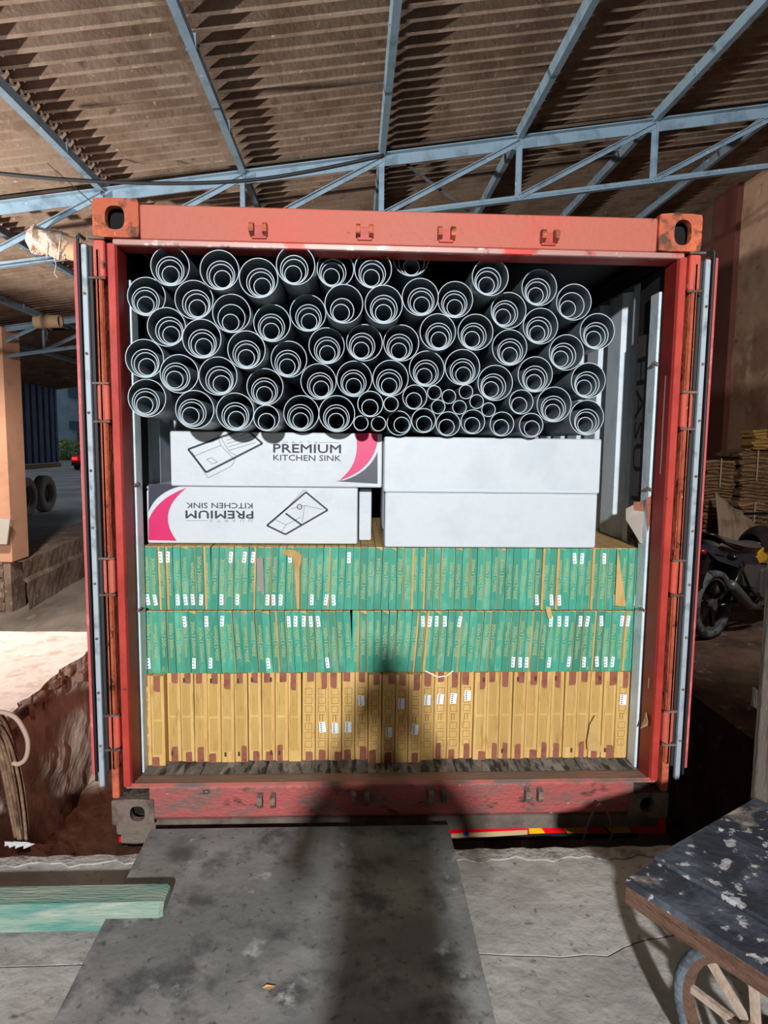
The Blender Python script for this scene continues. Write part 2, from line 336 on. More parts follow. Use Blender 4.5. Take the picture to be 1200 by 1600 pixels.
# right platform, wall, column
tag(MB().box((2.15,-.1,PIT),(12,14,DZ)).build('floor_side', mat('dark_brown_ground',(98,78,66),.95,layers=[((60,46,40),3,.4,.65),((140,116,98),9,.6,.7)],bump=.8)), kind='structure')
RS = .151
def roofz(x): return 4.44 + RS*x
b = MB(); b.grid(lambda u,v: V(5.0+.015*noise2(u*20,v*9,3), -11+17.3*u, DZ+(roofz(5)-DZ-.03)*v), 60, 24)
b.box((5.03,-11,DZ),(5.2,6.3,roofz(5)-.05))
tag(b.build('wall_right', m_plaster), kind='structure')
tag(MB().box((4.92,6.3,DZ),(5.25,6.85,roofz(5)-.03)).build('wall_column', m_brownpaint), kind='structure')
tag(MB().box((4.99,6.85,DZ),(5.2,14,roofz(5)-.03)).build('wall_side', mat('brown_plaster',(104,76,62),.9,layers=[((80,56,46),2,.4,.65)])), kind='structure')
tag(MB().box((-7,-11.2,DZ),(5.2,-11,roofz(5))).build('wall_back', m_plaster), kind='structure')
# ------------------------------------------------------------------ roof: corrugated sheets
roof = empty('ceiling', (0,2,roofz(0)), kind='structure')
PIT_C = .146; NC = 7; SW = PIT_C*NC; SLEN = 2.72
def sheetmesh():
    b = MB(); n = NC*8; prof = []
    for i in range(n+5):
        y = i*PIT_C/8; prof.append((y, .034*math.cos(2*math.pi*i/8)))
    vs = []; 
    for x in (-SLEN/2, SLEN/2):
        for t in (0,.007): vs += [(x, y, z+t) for y,z in prof]
    k = len(prof); fs = []
    for i in range(k-1):
        fs += [(i,i+1,2*k+i+1,2*k+i),(k+i,3*k+i,3*k+i+1,k+i+1),(i,k+i,k+i+1,i+1),(2*k+i,2*k+i+1,3*k+i+1,3*k+i)]
    b.add(vs, fs); return b.mesh('roof_sheet', m_roof, smooth=False)
sm = sheetmesh(); ang = -math.atan(RS)
for col in range(-4, 3):
    for row in range(-9, 17):
        x = .05+2.6*(col+.5)+.0; 
        if x < -9.5 or x > 6: continue
        y = row*SW-.3
        link('roof_sheet', sm, roof, (x, y-2, RS*x + .012*(col%2) + (.006 if row%2 else 0)), (0, ang+.0045, 0))
# purlins
PX_ = [.05+1.3*k for k in range(-5,5)]
for i,x in enumerate(PX_):
    p = empty('roof_purlin', (x,2,roofz(x)-.1), ['','leftmost'][0] or None)
    zc = roofz(x)-.034-.045
    MB().beam((x,-10,zc),(x,13.5,zc),.055,.085,up=(-RS,0,1)).build('channel', m_steel, p)
    for y in np.arange(-.5, 9, 1.16): MB().beam((x-.034,y,zc+.02),(x+.034,y,zc+.02),.02,.11).build('fixing_clip', m_steel, p)
    p['label'] = 'blue-grey steel roof purlin, '+ordw(i+1)+' from the left under the corrugated roof'; p['category'] = 'purlin'; p['group'] = 'steel purlins under the roof'
def truss(y, xs, zt, hgt, label, chord=.10, web=.05):
    t = empty('roof_truss', (xs[0],y,zt(xs[0])), label, 'truss')
    x0, x1 = xs[0]-.9, xs[-1]+.9
    b = MB(); b.beam((x0,y,zt(x0)),(x1,y,zt(x1)),.012,chord,up=(0,0,1)).beam((x0,y-.03,zt(x0)+chord/2),(x1,y-.03,zt(x1)+chord/2),.07,.01); b.build('top_chord', m_steel, t)
    zb = lambda x: zt(x)-hgt
    b = MB(); b.beam((x0,y,zb(x0)),(x1,y,zb(x1)),.012,.06).beam((x0,y-.03,zb(x0)-.03),(x1,y-.03,zb(x1)-.03),.06,.008); b.build('bottom_chord', m_steel, t)
    for x in xs: MB().beam((x,y-.012,zt(x)),(x,y-.012,zb(x)),.05,.012,up=(0,1,0)).beam((x+.02,y-.03,zt(x)),(x+.02,y-.03,zb(x)),.008,.05,up=(0,1,0)).build('strut', m_steel, t)
    for a, c in zip(xs, xs[1:]): MB().beam((a,y-.02,zb(a)),(c,y-.02,zt(c)),.045,.01,up=(0,1,0)).beam((a,y-.04,zb(a)+.02),(c,y-.04,zt(c)+.02),.008,.04,up=(0,1,0)).build('diagonal', m_steel, t)
    return t
zt1 = lambda x: 4.285+.150*x
tr = truss(3.8, PX_, zt1, .50, 'near blue-grey steel truss crossing just above the container top')
MB().beam(PY(635,257,3.9),PY(740,336,3.9),.03,.01,up=(0,1,0)).build('tie_rod', mat('dark_steel',(60,62,66),.6), tr)
truss(8.3, [.05+1.3*k for k in range(-5,2)], lambda x: 4.24+.15*x, .42, 'far pale steel truss resting on the orange pillar', .08, .04)
# awning beyond far truss
b = MB(); b.grid(lambda u,v: V(-6.7+5.1*u, 9.2+1.6*v, 3.66-.25*v-.16*u+.03*math.sin(u*20)-.10*math.sin(3.14*u)), 30, 8)
aw = b.build('cloth_awning', mat('brown_awning',(96,74,60),.9)); tag(aw, 'dark brown sagging awning on poles behind the far truss', 'awning')
for xp in (-6.62,-1.65): MB().tube([(xp,9.25,-1.2),(xp,9.25,3.6)],.03,8).build('pole', m_grey_wood, aw)
# =================================================================== CONTAINER
ct = empty('shipping_container', (0,3,0), 'red shipping container with its doors swung open, packed with pipes, boxes and cartons', 'container')
W = 1.219; H = 2.591
def casting(name, sx, z0, h, m, hx, hz, hw, hh):
    """hollow corner casting: front plate with an oval hole, thick"""
    x0, x1 = (sx*W, sx*(W-.178)); x0, x1 = min(x0,x1), max(x0,x1); z1 = z0+h
    n = 24; b = MB(); cx, cz = hx, hz
    inner = []; outer = []
    for k in range(n):
        t = 2*math.pi*k/n; c_, s_ = math.cos(t), math.sin(t)
        e = 2.6
        inner.append((cx+hw*math.copysign(abs(c_)**(2/e),c_), cz+hh*math.copysign(abs(s_)**(2/e),s_)))
        q = min((x1-x0)/2/max(abs(c_),1e-6), h/2/max(abs(s_),1e-6)); mx_, mz = (x0+x1)/2, (z0+z1)/2
        if k%6 == 3: px_, pz = (x1-.004 if c_>0 else x0+.004), (z1-.004 if s_>0 else z0+.004); outer.append((px_,pz)); continue
        px_, pz = mx_+q*c_, mz+q*s_
        d = .012; px_ = min(max(px_, x0+0),x1); pz = min(max(pz,z0),z1); outer.append((px_,pz))
    y = -.012
    vs = [(a,y,c) for a,c in inner]+[(a,y,c) for a,c in outer]+[(a,y+.035,c) for a,c in inner]+[(a,.165,c) for a,c in outer]
    fs = []
    for k in range(n):
        j = (k+1)%n; fs += [(k,n+k,n+j,j),(k,j,2*n+j,2*n+k),(n+k,3*n+k,3*n+j,n+j)]
    b.add(vs, fs)
    o = b.build(name, m, ct)
    b = MB(); b.box((x0+.02,.05,z0+.015),(x1-.02,.16,z1-.015)); b.build('casting_shade', m_hole_shade, ct)  # solid dark block paints the shade behind the oval hole
    return o
casting('corner_casting',-1,H-.148,.148,m_rustcast,-1.133,2.517,.038,.045)
casting('corner_casting', 1,H-.148,.148,m_rustcast, 1.140,2.517,.036,.050)
casting('corner_casting',-1,0,.118,m_darkcast,-1.112,.052,.032,.034)
casting('corner_casting', 1,0,.118,m_darkcast, 1.125,.06,.032,.036)
# header: front face, lower flange lip, reveal
b = MB(); b.bbox((-1.041,0,2.440),(1.041,.12,2.575),.006); b.build('header', m_header, ct)
b = MB(); b.bbox((-1.15,.001,2.418),(1.16,.03,2.441),.004); b.build('header_lip', mat('bare_metal_edge',(170,128,120),.4,.1,layers=[((190,60,50),5,.55,.62),((215,205,200),20,.6,.68),((70,50,44),14,.6,.7)]), ct)
b = MB(); b.box((-1.15,.03,2.42),(1.16,.13,2.45)); b.build('header_reveal', m_redhot, ct)
for x,z in [(-.573,2.482),(-.154,2.486),(.173,2.486),(.59,2.484)]:
    b = MB(); b.bbox((x-.030,-.008,z-.030),(x+.030,.0,z+.02),.003)
    b.build('keeper_plate', m_redhot, ct)
    for s_ in (-1,1):
        b = MB(); b.prism([V(x+s_*.026-.010,-.008,z-.02),V(x+s_*.026-.010,-.045,z-.012),V(x+s_*.026-.010,-.05,z+.012),V(x+s_*.026-.010,-.03,z+.026),V(x+s_*.026-.010,-.008,z+.024)],(.018,0,0)); b.build('lock_keeper', m_rustcast, ct)
# sill and threshold
prof = [(.115,.150),(.115,.132),(.0,.158),(-.004,.166),(-.006,.160),(-.006,.03),(.0,.022),(.02,.022)]
b = MB()
xs = np.linspace(-1.06,1.06,2)
b.prism([V(-1.06,y,z) for y,z in [(.13,.152),(.02,.168),(.0,.166),(-.006,.158),(-.006,.032),(.0,.022),(.13,.022)]], (2.12,0,0))
b.build('sill', m_sillred, ct)
b = MB(); b.prism([V(-1.16,y,z) for y,z in [(.125,.154),(.105,.159),(.012,.172),(.012,.168),(.10,.13),(.125,.13)]], (2.32,0,0)); b.build('threshold', m_threshold, ct)
b = MB(); b.prism([V(-1.16,y,z) for y,z in [(-.002,.168),(.014,.176),(.014,.166),(-.002,.162)]], (2.32,0,0)); b.build('threshold_edge', mat('worn_edge_highlight',(176,100,90),.5,layers=[((120,100,94),7,.46,.56)]), ct)  # worn edge strip; its highlight is put into the paler red
for x,z in [(-.557,.115),(-.153,.12),(.184,.122),(.608,.126)]:
    for s_ in (-1,1):
        b = MB(); b.prism([V(x+s_*.028-.012,-.006,z-.03),V(x+s_*.028-.012,-.03,z-.035),V(x+s_*.028-.012,-.048,z-.01),V(x+s_*.028-.012,-.046,z+.02),V(x+s_*.028-.012,-.006,z+.024)],(.022,0,0)); b.build('lock_keeper', m_darkcast, ct)
# corner posts
for s_ in (-1,1):
    X = lambda v: s_*v
    def bx(name, x0,x1,y0,y1,z0,z1,m,c=.004):
        a, c2 = min(X(x0),X(x1)), max(X(x0),X(x1)); return MB().bbox((a,y0,z0),(c2,y1,z1),c).build(name, m, ct)
    bx('hinge_post', 1.188,1.219,-.004,.06,.118,H-.148,m_orange)
    bx('post_channel_shade', 1.160,1.19,.045,.07,.118,H-.148,m_hole_shade)  # dark strip paints the shade in the gap beside the flange
    bx('post_flange', 1.140,1.172,.0,.02,.165,2.425,m_redhot)
    bx('post_reveal', 1.136,1.150,.012,.125,.15,2.43,mat('shaded_red_reveal',(134,38,34),.5,layers=[((104,34,32),4,.5,.65),((64,34,30),12,.66,.7)]))  # flange red darkened to paint the reveal's shade
    bx('lashing_post', 1.132,1.150,.155,.24,.15,2.32,m_int,.003)
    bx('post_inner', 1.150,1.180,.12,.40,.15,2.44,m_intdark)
    for zc in (2.36, 1.80, 1.09, .42):      # hinge blocks
        bx('hinge_block', 1.176,1.222,-.016,.02,zc-.072,zc+.072,m_red,.006)
        for q in (-.076,.076): MB().beam((X(1.172),-.018,zc+q),(X(1.236),-.018,zc+q),.012,.008).build('hinge_bracket', m_darkcast, ct)
    bx('hinge_pin', 1.19,1.214,-.02,.004,.25,2.40,m_orange,.009)
    # doors opened against the container sides
    d = MB().bbox((min(X(1.262),X(1.305)),.03,.22),(max(X(1.262),X(1.305)),1.17,2.43),.004).build('door', mat('weathered_door_red',(130,66,62),.7), ct)
    MB().bbox((min(X(1.289),X(1.302)),.0,.225),(max(X(1.289),X(1.302)),.032,2.425),.002).build('door_edge', m_pinkred, d)
    b = MB(); b.tube([(X(1.281),-.004,.20),(X(1.281),-.008,1.2),(X(1.281),-.004,2.44)], .0065, 8); b.tube([(X(1.262),.02,2.44),(X(1.276),.0,2.452),(X(1.284),.0,2.44)],.0075,8); b.build('door_gasket', m_black, d)
    b = MB(); b.bbox((min(X(1.254),X(1.276)),.008,.165),(max(X(1.254),X(1.276)),.03,2.42),.003); b.build('gasket_strip', m_alu, d)
    b = MB()
    for z in np.arange(.35,2.4,.235): b.lathe((X(1.265),.006,z),(0,-1,0),[(0,.006),(.003,.006),(.004,0)],8)
    b.build('rivet', m_darkcast, d)
    MB().bbox((min(X(1.24),X(1.254)),.03,.22),(max(X(1.24),X(1.254)),.06,2.42),.002).build('door_rib', m_intdark, d)
# walls with deep corrugation, roof, floor, end
def sidewall(s_):
    prof = []; y = .24; k = 0
    while y < 6.0:
        for dy, dx in ((0,0),(.072,0),(.068,.036),(.070,.036),(.068,0)):
            pass
        prof += [(y,1.206),(y+.055,1.206),(y+.095,1.166),(y+.265,1.166)]; y += .31
    b = MB(); vs = [V(s_*x,yy,z) for z in (.15,2.45) for yy,x in prof]; n = len(prof)
    b.add(vs, [(i,i+1,n+i+1,n+i) for i in range(n-1)]); 
    b.build('side_panel', mat('lit_blue_panel',(228,238,244),.45,layers=[((204,216,224),7,.5,.7),((150,160,168),22,.68,.72)]), ct)  # interior blue lightened to paint lamp light onto the side walls
    MB().box((min(s_*1.214,s_*1.219),.12,.1),(max(s_*1.214,s_*1.219),6.05,2.58)).build('outer_skin', mat('dull_red_skin',(120,66,56),.7), ct)
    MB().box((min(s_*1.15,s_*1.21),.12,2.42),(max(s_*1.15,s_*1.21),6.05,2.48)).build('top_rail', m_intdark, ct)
    for z in (.9,1.45,2.0):
        MB().tube([(s_*1.13,.17,z),(s_*1.118,.16,z+.012),(s_*1.12,.14,z+.02),(s_*1.135,.13,z+.005)], .004, 6).build('lashing_ring', m_darkcast, ct)
sidewall(-1); sidewall(1)
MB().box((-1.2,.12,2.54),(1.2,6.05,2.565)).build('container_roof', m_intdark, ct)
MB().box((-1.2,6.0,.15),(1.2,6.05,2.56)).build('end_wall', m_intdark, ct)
fl = None
for i in range(8):
    x0 = -1.17+i*.2925
    MB().bbox((x0+.002,.115,.12),(x0+.2905,6.0,.150),.003).build('floor_board', m_ply, ct)
# stencilled number on dark strip
MB().bbox((1.140,.245,1.02),(1.150,.39,2.16),.003).build('number_strip', mat('strip_grey',(78,74,74),.6), ct)
me = text_fit('HASU 130', .92, .085, size=1); me.materials.append(mat('number_paint',(14,13,13),.7))
for v in me.vertices: v.co = (0, -v.co.z, -v.co.x)
o = link('printed_text', me, ct); o.location = tuple(V(1.1390,.318,1.60)-V(*ct['_o']))
# scratches / torn tape on the red reveal
b = MB(); b.ribbon([V(1.1345,.06,1.95),V(1.1345,.062,1.75),V(1.1345,.058,1.62),V(1.1345,.062,1.53)],.012,(-1,0,0)); b.ribbon([V(1.1345,.06,.62),V(1.1345,.062,.57)],.014,(-1,0,0)); b.build('scrape', mat('scraped_metal',(170,150,140),.5), ct)
b = MB(); b.prism([V(1.133,.05,.40),V(1.120,.02,.43),V(1.128,.06,.46),V(1.133,.085,.42),V(1.12,.09,.37)],(.002,0,0)); b.build('torn_tape', mat('pale_tape',(205,180,150),.6), ct)
# grey torn card flap taped to right lashing post
q = [PY(a,c,.2) for a,c in [(978,795),(993,787),(1012,785),(1016,800),(1012,840),(1009,851),(1000,848),(988,828),(978,812)]]
fl = tag(MB().prism(q,(0,.003,0)).build('torn_card', m_greyflap), 'torn grey card flap taped to the inside right wall above the green cartons', 'card')
MB().prism([PY(a,c,.196) for a,c in [(990,784),(1006,784),(1006,799),(991,797)]],(0,.002,0)).build('tape_piece', m_tape, fl)
MB().prism([PY(a,c,.15) for a,c in [(1010,780),(1021,772),(1021,790),(1012,832)]],(0,.002,0)).build('tape_piece', m_tape, fl)
# ------------------------------------------------------------------ trailer under container
tl = empty('flatbed_trailer', (0,3,PIT), 'dusty trailer bed under the red container with red and yellow reflective strips', 'trailer')
MB().bbox((-1.22,.03,-.070),(1.2,.25,-.002),.006).build('rear_beam', m_frame, tl)
MB().bbox((-1.2,.10,-.17),(1.15,.16,-.072),.004).build('bumper', m_black, tl)
def refl(a,b_,m): 
    p = [PY(x,y,.098) for x,y in (a,(b_[0],a[1]),b_,(a[0],b_[1]))]; return p
def rp(pts, m): MB().prism([PY(x,y,.098) for x,y in pts],(0,.003,0)).build('reflective_strip', m, tl)
rp([(560,1285),(825,1281),(827,1303),(560,1309)], m_tapered)
rp([(826,1281),(836,1281),(852,1302),(826,1303)], m_tapeyel)
rp([(836,1281),(868,1281),(885,1301),(852,1302)], m_tapered)
rp([(870,1281),(905,1280),(920,1302),(887,1302)], m_tapeyel)
rp([(905,1280),(935,1280),(950,1302),(920,1302)], m_tapered)
rp([(938,1280),(972,1279),(988,1301),(955,1302)], m_tapeyel)
rp([(973,1279),(1040,1278),(1040,1302),(990,1302)], m_tapered)
rp([(186,1308),(222,1307),(222,1315),(186,1316)], m_tapered)
MB().box((-1.22,.09,-.155),(-1.02,.16,-.071)).build('bumper_end', m_frame, tl)
MB().prism([PY(a,c,.096) for a,c in [(705,1303),(824,1297),(824,1304),(705,1311)]],(0,.002,0)).build('worn_strip', mat('worn_tan',(190,165,120),.7), tl)
MB().lathe(PY(728,1303,.094),(0,1,0),[(0,0),(0,.012),(.003,.012)],12).build('blue_patch', mat('blue_print',(40,90,190),.5), tl)
for s_ in (-.5,.5): MB().box((s_-.06,.2,-.35),(s_+.06,5.8,-.005)).build('chassis_rail', m_frame, tl)
for y in (1.2,2.5):
    for s_ in (-1,1):
        MB().lathe((s_*.95,y,PIT+.48),(1,0,0),[(-.12,.25),(-.13,.42),(-.10,.48),(.10,.48),(.13,.42),(.12,.25)],28,closed=True).build('wheel', m_darktyre, tl, smooth=True)
# =================================================================== CARGO
YF = .25
# ---- brown cartons
bw = .0617; nb = 38
def ladder(b, x, z0, z1, y, n):
    hw = .016; zs = np.linspace(z0,z1,n+1)
    for i in range(n):
        a, c = zs[i]+.006, zs[i+1]-.006
        if i%4 == 3:
            for q in (-.6,.2): b.ribbon([V(x+hw*q,y,a),V(x+hw*q,y,c)],.003)
            b.ribbon([V(x-hw,y,c),V(x+hw,y,c)],.0018)
        else: b.ribbon([V(x-hw,y,a),V(x+hw,y,a),V(x+hw,y,c),V(x-hw,y,c),V(x-hw,y,a)],.0018)
b = MB(); ladder(b,0,.06,.36,0,7); meA = b.mesh('box_print', m_bprint)
b = MB()
for z0,z1 in ((.055,.215),(.225,.385)):
    for k in range(6): b.ribbon([V(-.018+k*.0062,0,z0),V(-.018+k*.0062,0,z1)],.0026)
meB = b.mesh('stripe_print', m_bshade)
b = MB(); b.box((-.005,-.0006,0),(.005,0,.022)); meS = b.mesh('stamp_mark', mat('dark_stamp',(70,54,36),.7))
cartB = MB().bbox((-.0302,0,0),(.0302,1.2,.430),.003).mesh('tile_carton', m_brown)
def tapemesh(seed):
    random.seed(seed); b = MB(); t = random.uniform(.04,.085); w0 = -.014+random.uniform(-.008,.008); w1 = w0+.026+random.uniform(0,.010)
    b.prism([V(w0,-.0008,.431),V(w0+.001,-.0008,.431-t*.95),V(w0+.006,-.0008,.431-t),V(w1-.003,-.0008,.431-t*.96),V(w1,-.0008,.431-t*.8),V(w1,-.0008,.431)],(0,.0007,0)); return b.mesh('tape', m_tape)
tapes = [tapemesh(k) for k in range(8)]
def stickermesh(w_, h_, kind):
    b = MB(); b.box((-w_/2,-.0012,-h_/2),(w_/2,0,h_/2),0)
    if kind:
        for k in range(5): b.ribbon([V(-w_*.35,-.0014,-h_*.38+k*h_*.19),V(-w_*.05,-.0014,-h_*.38+k*h_*.19)],h_*.1,mi=1)
    else:
        for k in range(3): b.ribbon([V(-w_*.3,-.0014,-h_*.3+k*h_*.3),V(w_*.1,-.0014,-h_*.3+k*h_*.3)],h_*.09,mi=1); b.ribbon([V(-w_*.3,-.0014,-h_*.3+k*h_*.3),V(-w_*.3,-.0014,-h_*.2+k*h_*.3)],w_*.12,mi=1)
    return b.mesh('paper_sticker', [m_sticker, m_ink])
stB = stickermesh(.030,.050,1); stG = stickermesh(.016,.050,0)
brA = {228:1150,488:1137,506:1138,526:1138,547:1137,568:1096,590:1140,611:1140,629:1096,647:1136,669:1093,688:1093,708:1092,729:1088,971:1093,991:1085}
random.seed(11)
xL = PY(218,1120,YF)[0]+.0; xR = PY(1002,1110,YF)[0]; bw = (xR-xL)/nb
for i in range(nb):
    x = xL+bw*(i+.5); yj = YF+random.uniform(-.006,.012)+(-.03 if i in (0,1) or 17<=i<=20 else 0)
    px = 218+784*(i+.5)/nb
    key = min(brA, key=lambda k: abs(k-px)); stk = brA.pop(key) if abs(key-px) < 10.4 else None
    o = link('tile_carton', cartB); o.location = (x, yj, .1505); o.scale = (bw/.0617*.985,1,1); o.rotation_euler = (0,random.uniform(-.004,.004),random.uniform(-.01,.01))
    if stk or 470 < px < 590 or 600<px<740: link('box_print', meA, o, (0,-.0006,0))
    else:
        link('stripe_print', meB, o, (random.uniform(-.003,.003),-.0006,0))
        if random.random() < .5: link('stamp_mark', meS, o, (random.choice((-.012,.012)),-.0012,.385))
        if random.random() < .25: link('stamp_mark', meS, o, (random.choice((-.012,.012)),-.0012,.03))
    t = link('tape', random.choice(tapes), o, (random.uniform(-.006,.006),0,0)); t.scale = (random.choice((-1,1)),1,random.choice((1,1,.999)))
    if random.random() < .75:
        t = link('tape', random.choice(tapes), o, (random.uniform(-.006,.006),0,.43)); t.scale = (random.choice((-1,1)),1,-1)
    if stk: link('paper_sticker', stB, o, (random.uniform(-.003,.003),-.0012, PY(px,stk,YF)[2]-.1505), (0,random.uniform(-.1,.1),0))
    tag(o, f'brown tile carton{" with white barcode sticker" if stk else " without sticker"}, {ordw(i+1)} from the left in bottom row', 'carton', 'brown cartons in the bottom row')
# ---- green cartons
txt = text_fit('300x1200mm', .165, .0165, size=1, offset=.012); txt.materials.append(m_tan)
for v in txt.vertices: v.co = (-v.co.z, 0, v.co.x)
ZB1 = .1505+.431; GH = .297
ng = 70; gw = (xR-xL)/ng
bodyG = MB().box((-.5,0,0),(.5,1.2,1)).mesh('tile_carton', m_kraft)
def gbody(w_): return MB().bbox((-w_/2,0,0),(w_/2,1.2,GH-.003),.0015).mesh('tile_carton', m_kraft)
def gpanel(wl_, wr_, notch): 
    b = MB(); b.prism([V(wl_,-.0009,.001),V(wr_,-.0009,.001),V(wr_,-.0009,GH-.006-notch),V(wl_,-.0009,GH-.005)],(0,.0008,0)); return b.mesh('green_sleeve', m_green)
gb = gbody(gw*.95)
panels = [gpanel(-gw*.48,gw*.48,.0),gpanel(-gw*.48,gw*.40,.004),gpanel(-gw*.40,gw*.48,.0),gpanel(-gw*.48,gw*.22,.0),gpanel(-gw*.15,gw*.48,.004),gpanel(-gw*.48,gw*.46,.014)]
pw = [6,3,3,1.4,1.4,1.5]
S_up_t = [222,257,271,354,362,384,396,449,458,534,880,891,929]; S_up_b = [233,245,280,292,302,310,344,375,418,429,439,484,502,511,824,855,866,955,985,995]
S_lo_t = [287,330,342,446,456,466,476,488,647,658,668,678,709,847,867,879,897,908,927,967,974,984]; S_lo_b = [225,239,302,326,419,505,798,810,820,852,880,910,930,940,947]
random.seed(5)
for row,(z0,St,Sb) in enumerate(((ZB1,S_lo_t,S_lo_b),(ZB1+GH+.002,S_up_t,S_up_b))):
    St, Sb = list(St), list(Sb)
    for i in range(ng):
        x = xL+gw*(i+.5); px = 218+784*(i+.5)/ng
        if row == 0:
            lean = -.045*min(1,(px-218)/120)*1.35 if px < 545 else (.0 if px < 585 else .075*min(1,(px-585)/40)*max(.35,1-(px-600)/600))
        else: lean = -.015 if px < 330 else (.03 if px<600 else .012)
        o = link('tile_carton', gb); o.location = (x-lean*GH/2, YF+random.uniform(-.004,.006), z0+.001); o.rotation_euler = (0,lean+random.uniform(-.003,.003),random.uniform(-.004,.004))
        link('green_sleeve', random.choices(panels, pw)[0], o)
        flip = random.random() < .45
        t = link('size_text', txt, o, (random.uniform(-.002,.002),-.0013,.148+random.uniform(-.02,.02)+(.0)), (0, math.pi if flip else 0, 0)); 
        if flip: t.location.x *= 1
        tt = [s for s in St if abs(s-px) <= gw*350/2*1.02]; bb = [s for s in Sb if abs(s-px) <= gw*350/2*1.02]
        if tt: St.remove(tt[0]); link('paper_sticker', stG, o, (random.uniform(-.004,.004),-.0018,.245), (0,random.uniform(-.12,.12),0))
        if bb: Sb.remove(bb[0]); link('paper_sticker', stG, o, (random.uniform(-.004,.004),-.0018,.047), (0,random.uniform(-.12,.12),0))
        s_ = ('with stickers at both ends' if tt and bb else 'with white sticker near its top' if tt else 'with white sticker near its foot' if bb else 'without sticker')
        tag(o, f'green tile carton {s_}, {ordw(i+1)} from left in {"upper" if row else "lower"} green row', 'carton', f'green cartons in the {"upper" if row else "lower"} row')
ZT = ZB1+2*GH+.004     # top of green cartons
# torn kraft pieces
def flat(name, pts, y, m, label, cat, t=.003): return tag(MB().prism([PY(a,c,y) for a,c in pts],(0,t,0)).build(name, m), label, cat)
flat('torn_kraft_strip', [(441,858),(462,860),(472,868),(468,890),(468,952),(464,952),(461,900),(459,872),(442,866)], YF-.018, m_kraft, 'torn kraft strip hanging over left part of upper green row', 'card')
flat('torn_grey_strip', [(401,872),(411,872),(413,930),(409,928),(403,915)], YF-.016, mat('grey_strip',(140,132,128),.8), 'narrow grey torn strip on upper green row, left half', 'card')
flat('kraft_triangle', [(965,856),(978,945),(976,948),(961,946)], YF-.018, m_kraft, 'tall folded kraft triangle standing out near right end of upper green row', 'card')
flat('kraft_scrap', [(852,948),(860,948),(863,965),(856,965)], YF-.018, m_kraft, 'small kraft scrap poking out between the two green rows', 'card')
b = MB(); b.ribbon([PY(a,c,YF-.018) for a,c in [(664,1048),(684,1058),(698,1056),(708,1048)]], .006); s_ = b.build('packing_strap', mat('strap_white',(225,215,190),.5)); tag(s_, 'white plastic strap end lying over the brown cartons mid row', 'strap')
md = s_.modifiers.new('s','SOLIDIFY'); md.thickness = .0015
flat('torn_flap', [(917,1160),(922,1132),(930,1118),(937,1128),(934,1150),(942,1175),(918,1172)], YF-.02, m_kraft, 'loose torn kraft flap at the foot of the brown cartons', 'card')
# ---- sink boxes
def cbox(name, x0, x1, z0, z1, y0, label, depth=.52):
    o = empty(name, ((x0+x1)/2, y0, z0), label, 'box', None)
    b = MB(); b.bbox((x0,y0,z0),(x1,y0+depth,z1),.006); b.build('carton_body', m_white, o)
    return o
def art(box, y, P, fn): fn(P)
# lower box
u1 = cbox('sink_box', -1.135, -.172, ZT+.001, 1.445, .30, 'long white kitchen sink box printed upside down, standing on the green cartons')
u2 = cbox('sink_box', -1.020, -.062, 1.446, 1.694, .285, 'long white kitchen sink box with upright print, directly under the pipes')
w1 = cbox('plain_box', -.05, .922, ZT+.001, 1.430, .215, 'plain white carton standing on the green cartons, right of the sink boxes')
w2 = cbox('plain_box', -.056, .930, 1.431, 1.680, .215, 'plain white carton stacked on another plain carton, right of the sink boxes')
for w_, zz in ((w1,1.44),(w2,1.43)):
    L_ = V(*w_['_o']); b = MB(); 
    b.ribbon([V(L_[0]-.475+k*.1,.2145,zz+(-.018 if w_ is w1 else .012)+.002*math.sin(k*2.1)) for k in range(10)], .010); b.build('tape_seam', mat('clear_tape',(196,206,212),.2), w_)
sy1, sy2 = .2994, .2844
def P1(px,py): return PY(px,py,sy1)
def P2(px,py): return PY(px,py,sy2)
def poly(box, P, pts, m, name): MB().prism([P(a,c) for a,c in pts],(0,.0005,0)).build(name, m, box)
def arcpts(p0, p1, p2, n=10):   # quadratic curve
    return [((1-t)**2*p0[0]+2*t*(1-t)*p1[0]+t*t*p2[0], (1-t)**2*p0[1]+2*t*(1-t)*p1[1]+t*t*p2[1]) for t in np.linspace(0,1,n)]
poly(u1,P1,[(232,756)]+[(294,757)]+arcpts((294,757),(245,765),(232,800))[1:],m_navy,'navy_print')
poly(u1,P1,arcpts((292,762),(246,778),(232,812))+[(232,844),(276,845)]+arcpts((276,845),(242,800),(292,762))[1:-1],m_pink,'magenta_print')
poly(u2,P2,[(556,677),(590,677),(590,690)]+arcpts((590,690),(582,735),(530,751))+arcpts((532,748),(564,725),(556,677))[1:-1],m_pink,'magenta_print')
poly(u2,P2,[(590,706),(590,756),(524,752)]+arcpts((528,753),(575,742),(590,706))[1:-1],m_navy,'navy_print')
def txtp(box, P, s, a, c, wpx, hpx, flip, m, bold=0, **kw):
    p = P(a,c); q = P(a+wpx,c); k = (q[0]-p[0])/wpx
    me = text_fit(s, wpx*k, hpx*k, size=1, **kw)
    if bold:
        vs = [v.co[:] for v in me.vertices]; fs = [tuple(p.vertices) for p in me.polygons]; n = len(vs); V2 = []; F2 = []
        for k,(dx,dz) in enumerate(((0,0),(bold,0),(bold/2,bold*.6),(bold/2,-bold*.6))): V2 += [(x+dx-bold/2,y-k*.00002,z+dz) for x,y,z in vs]; F2 += [tuple(i+k*n for i in f) for f in fs]
        me = bpy.data.meshes.new('printed_text'); me.from_pydata(V2,[],F2)
    me.materials.append(m)
    o = link('printed_text', me, box); o.location = tuple(p-V(*box['_o'])+V(0,-.0004,0)); o.rotation_euler = (0, math.pi if flip else 0, 0)
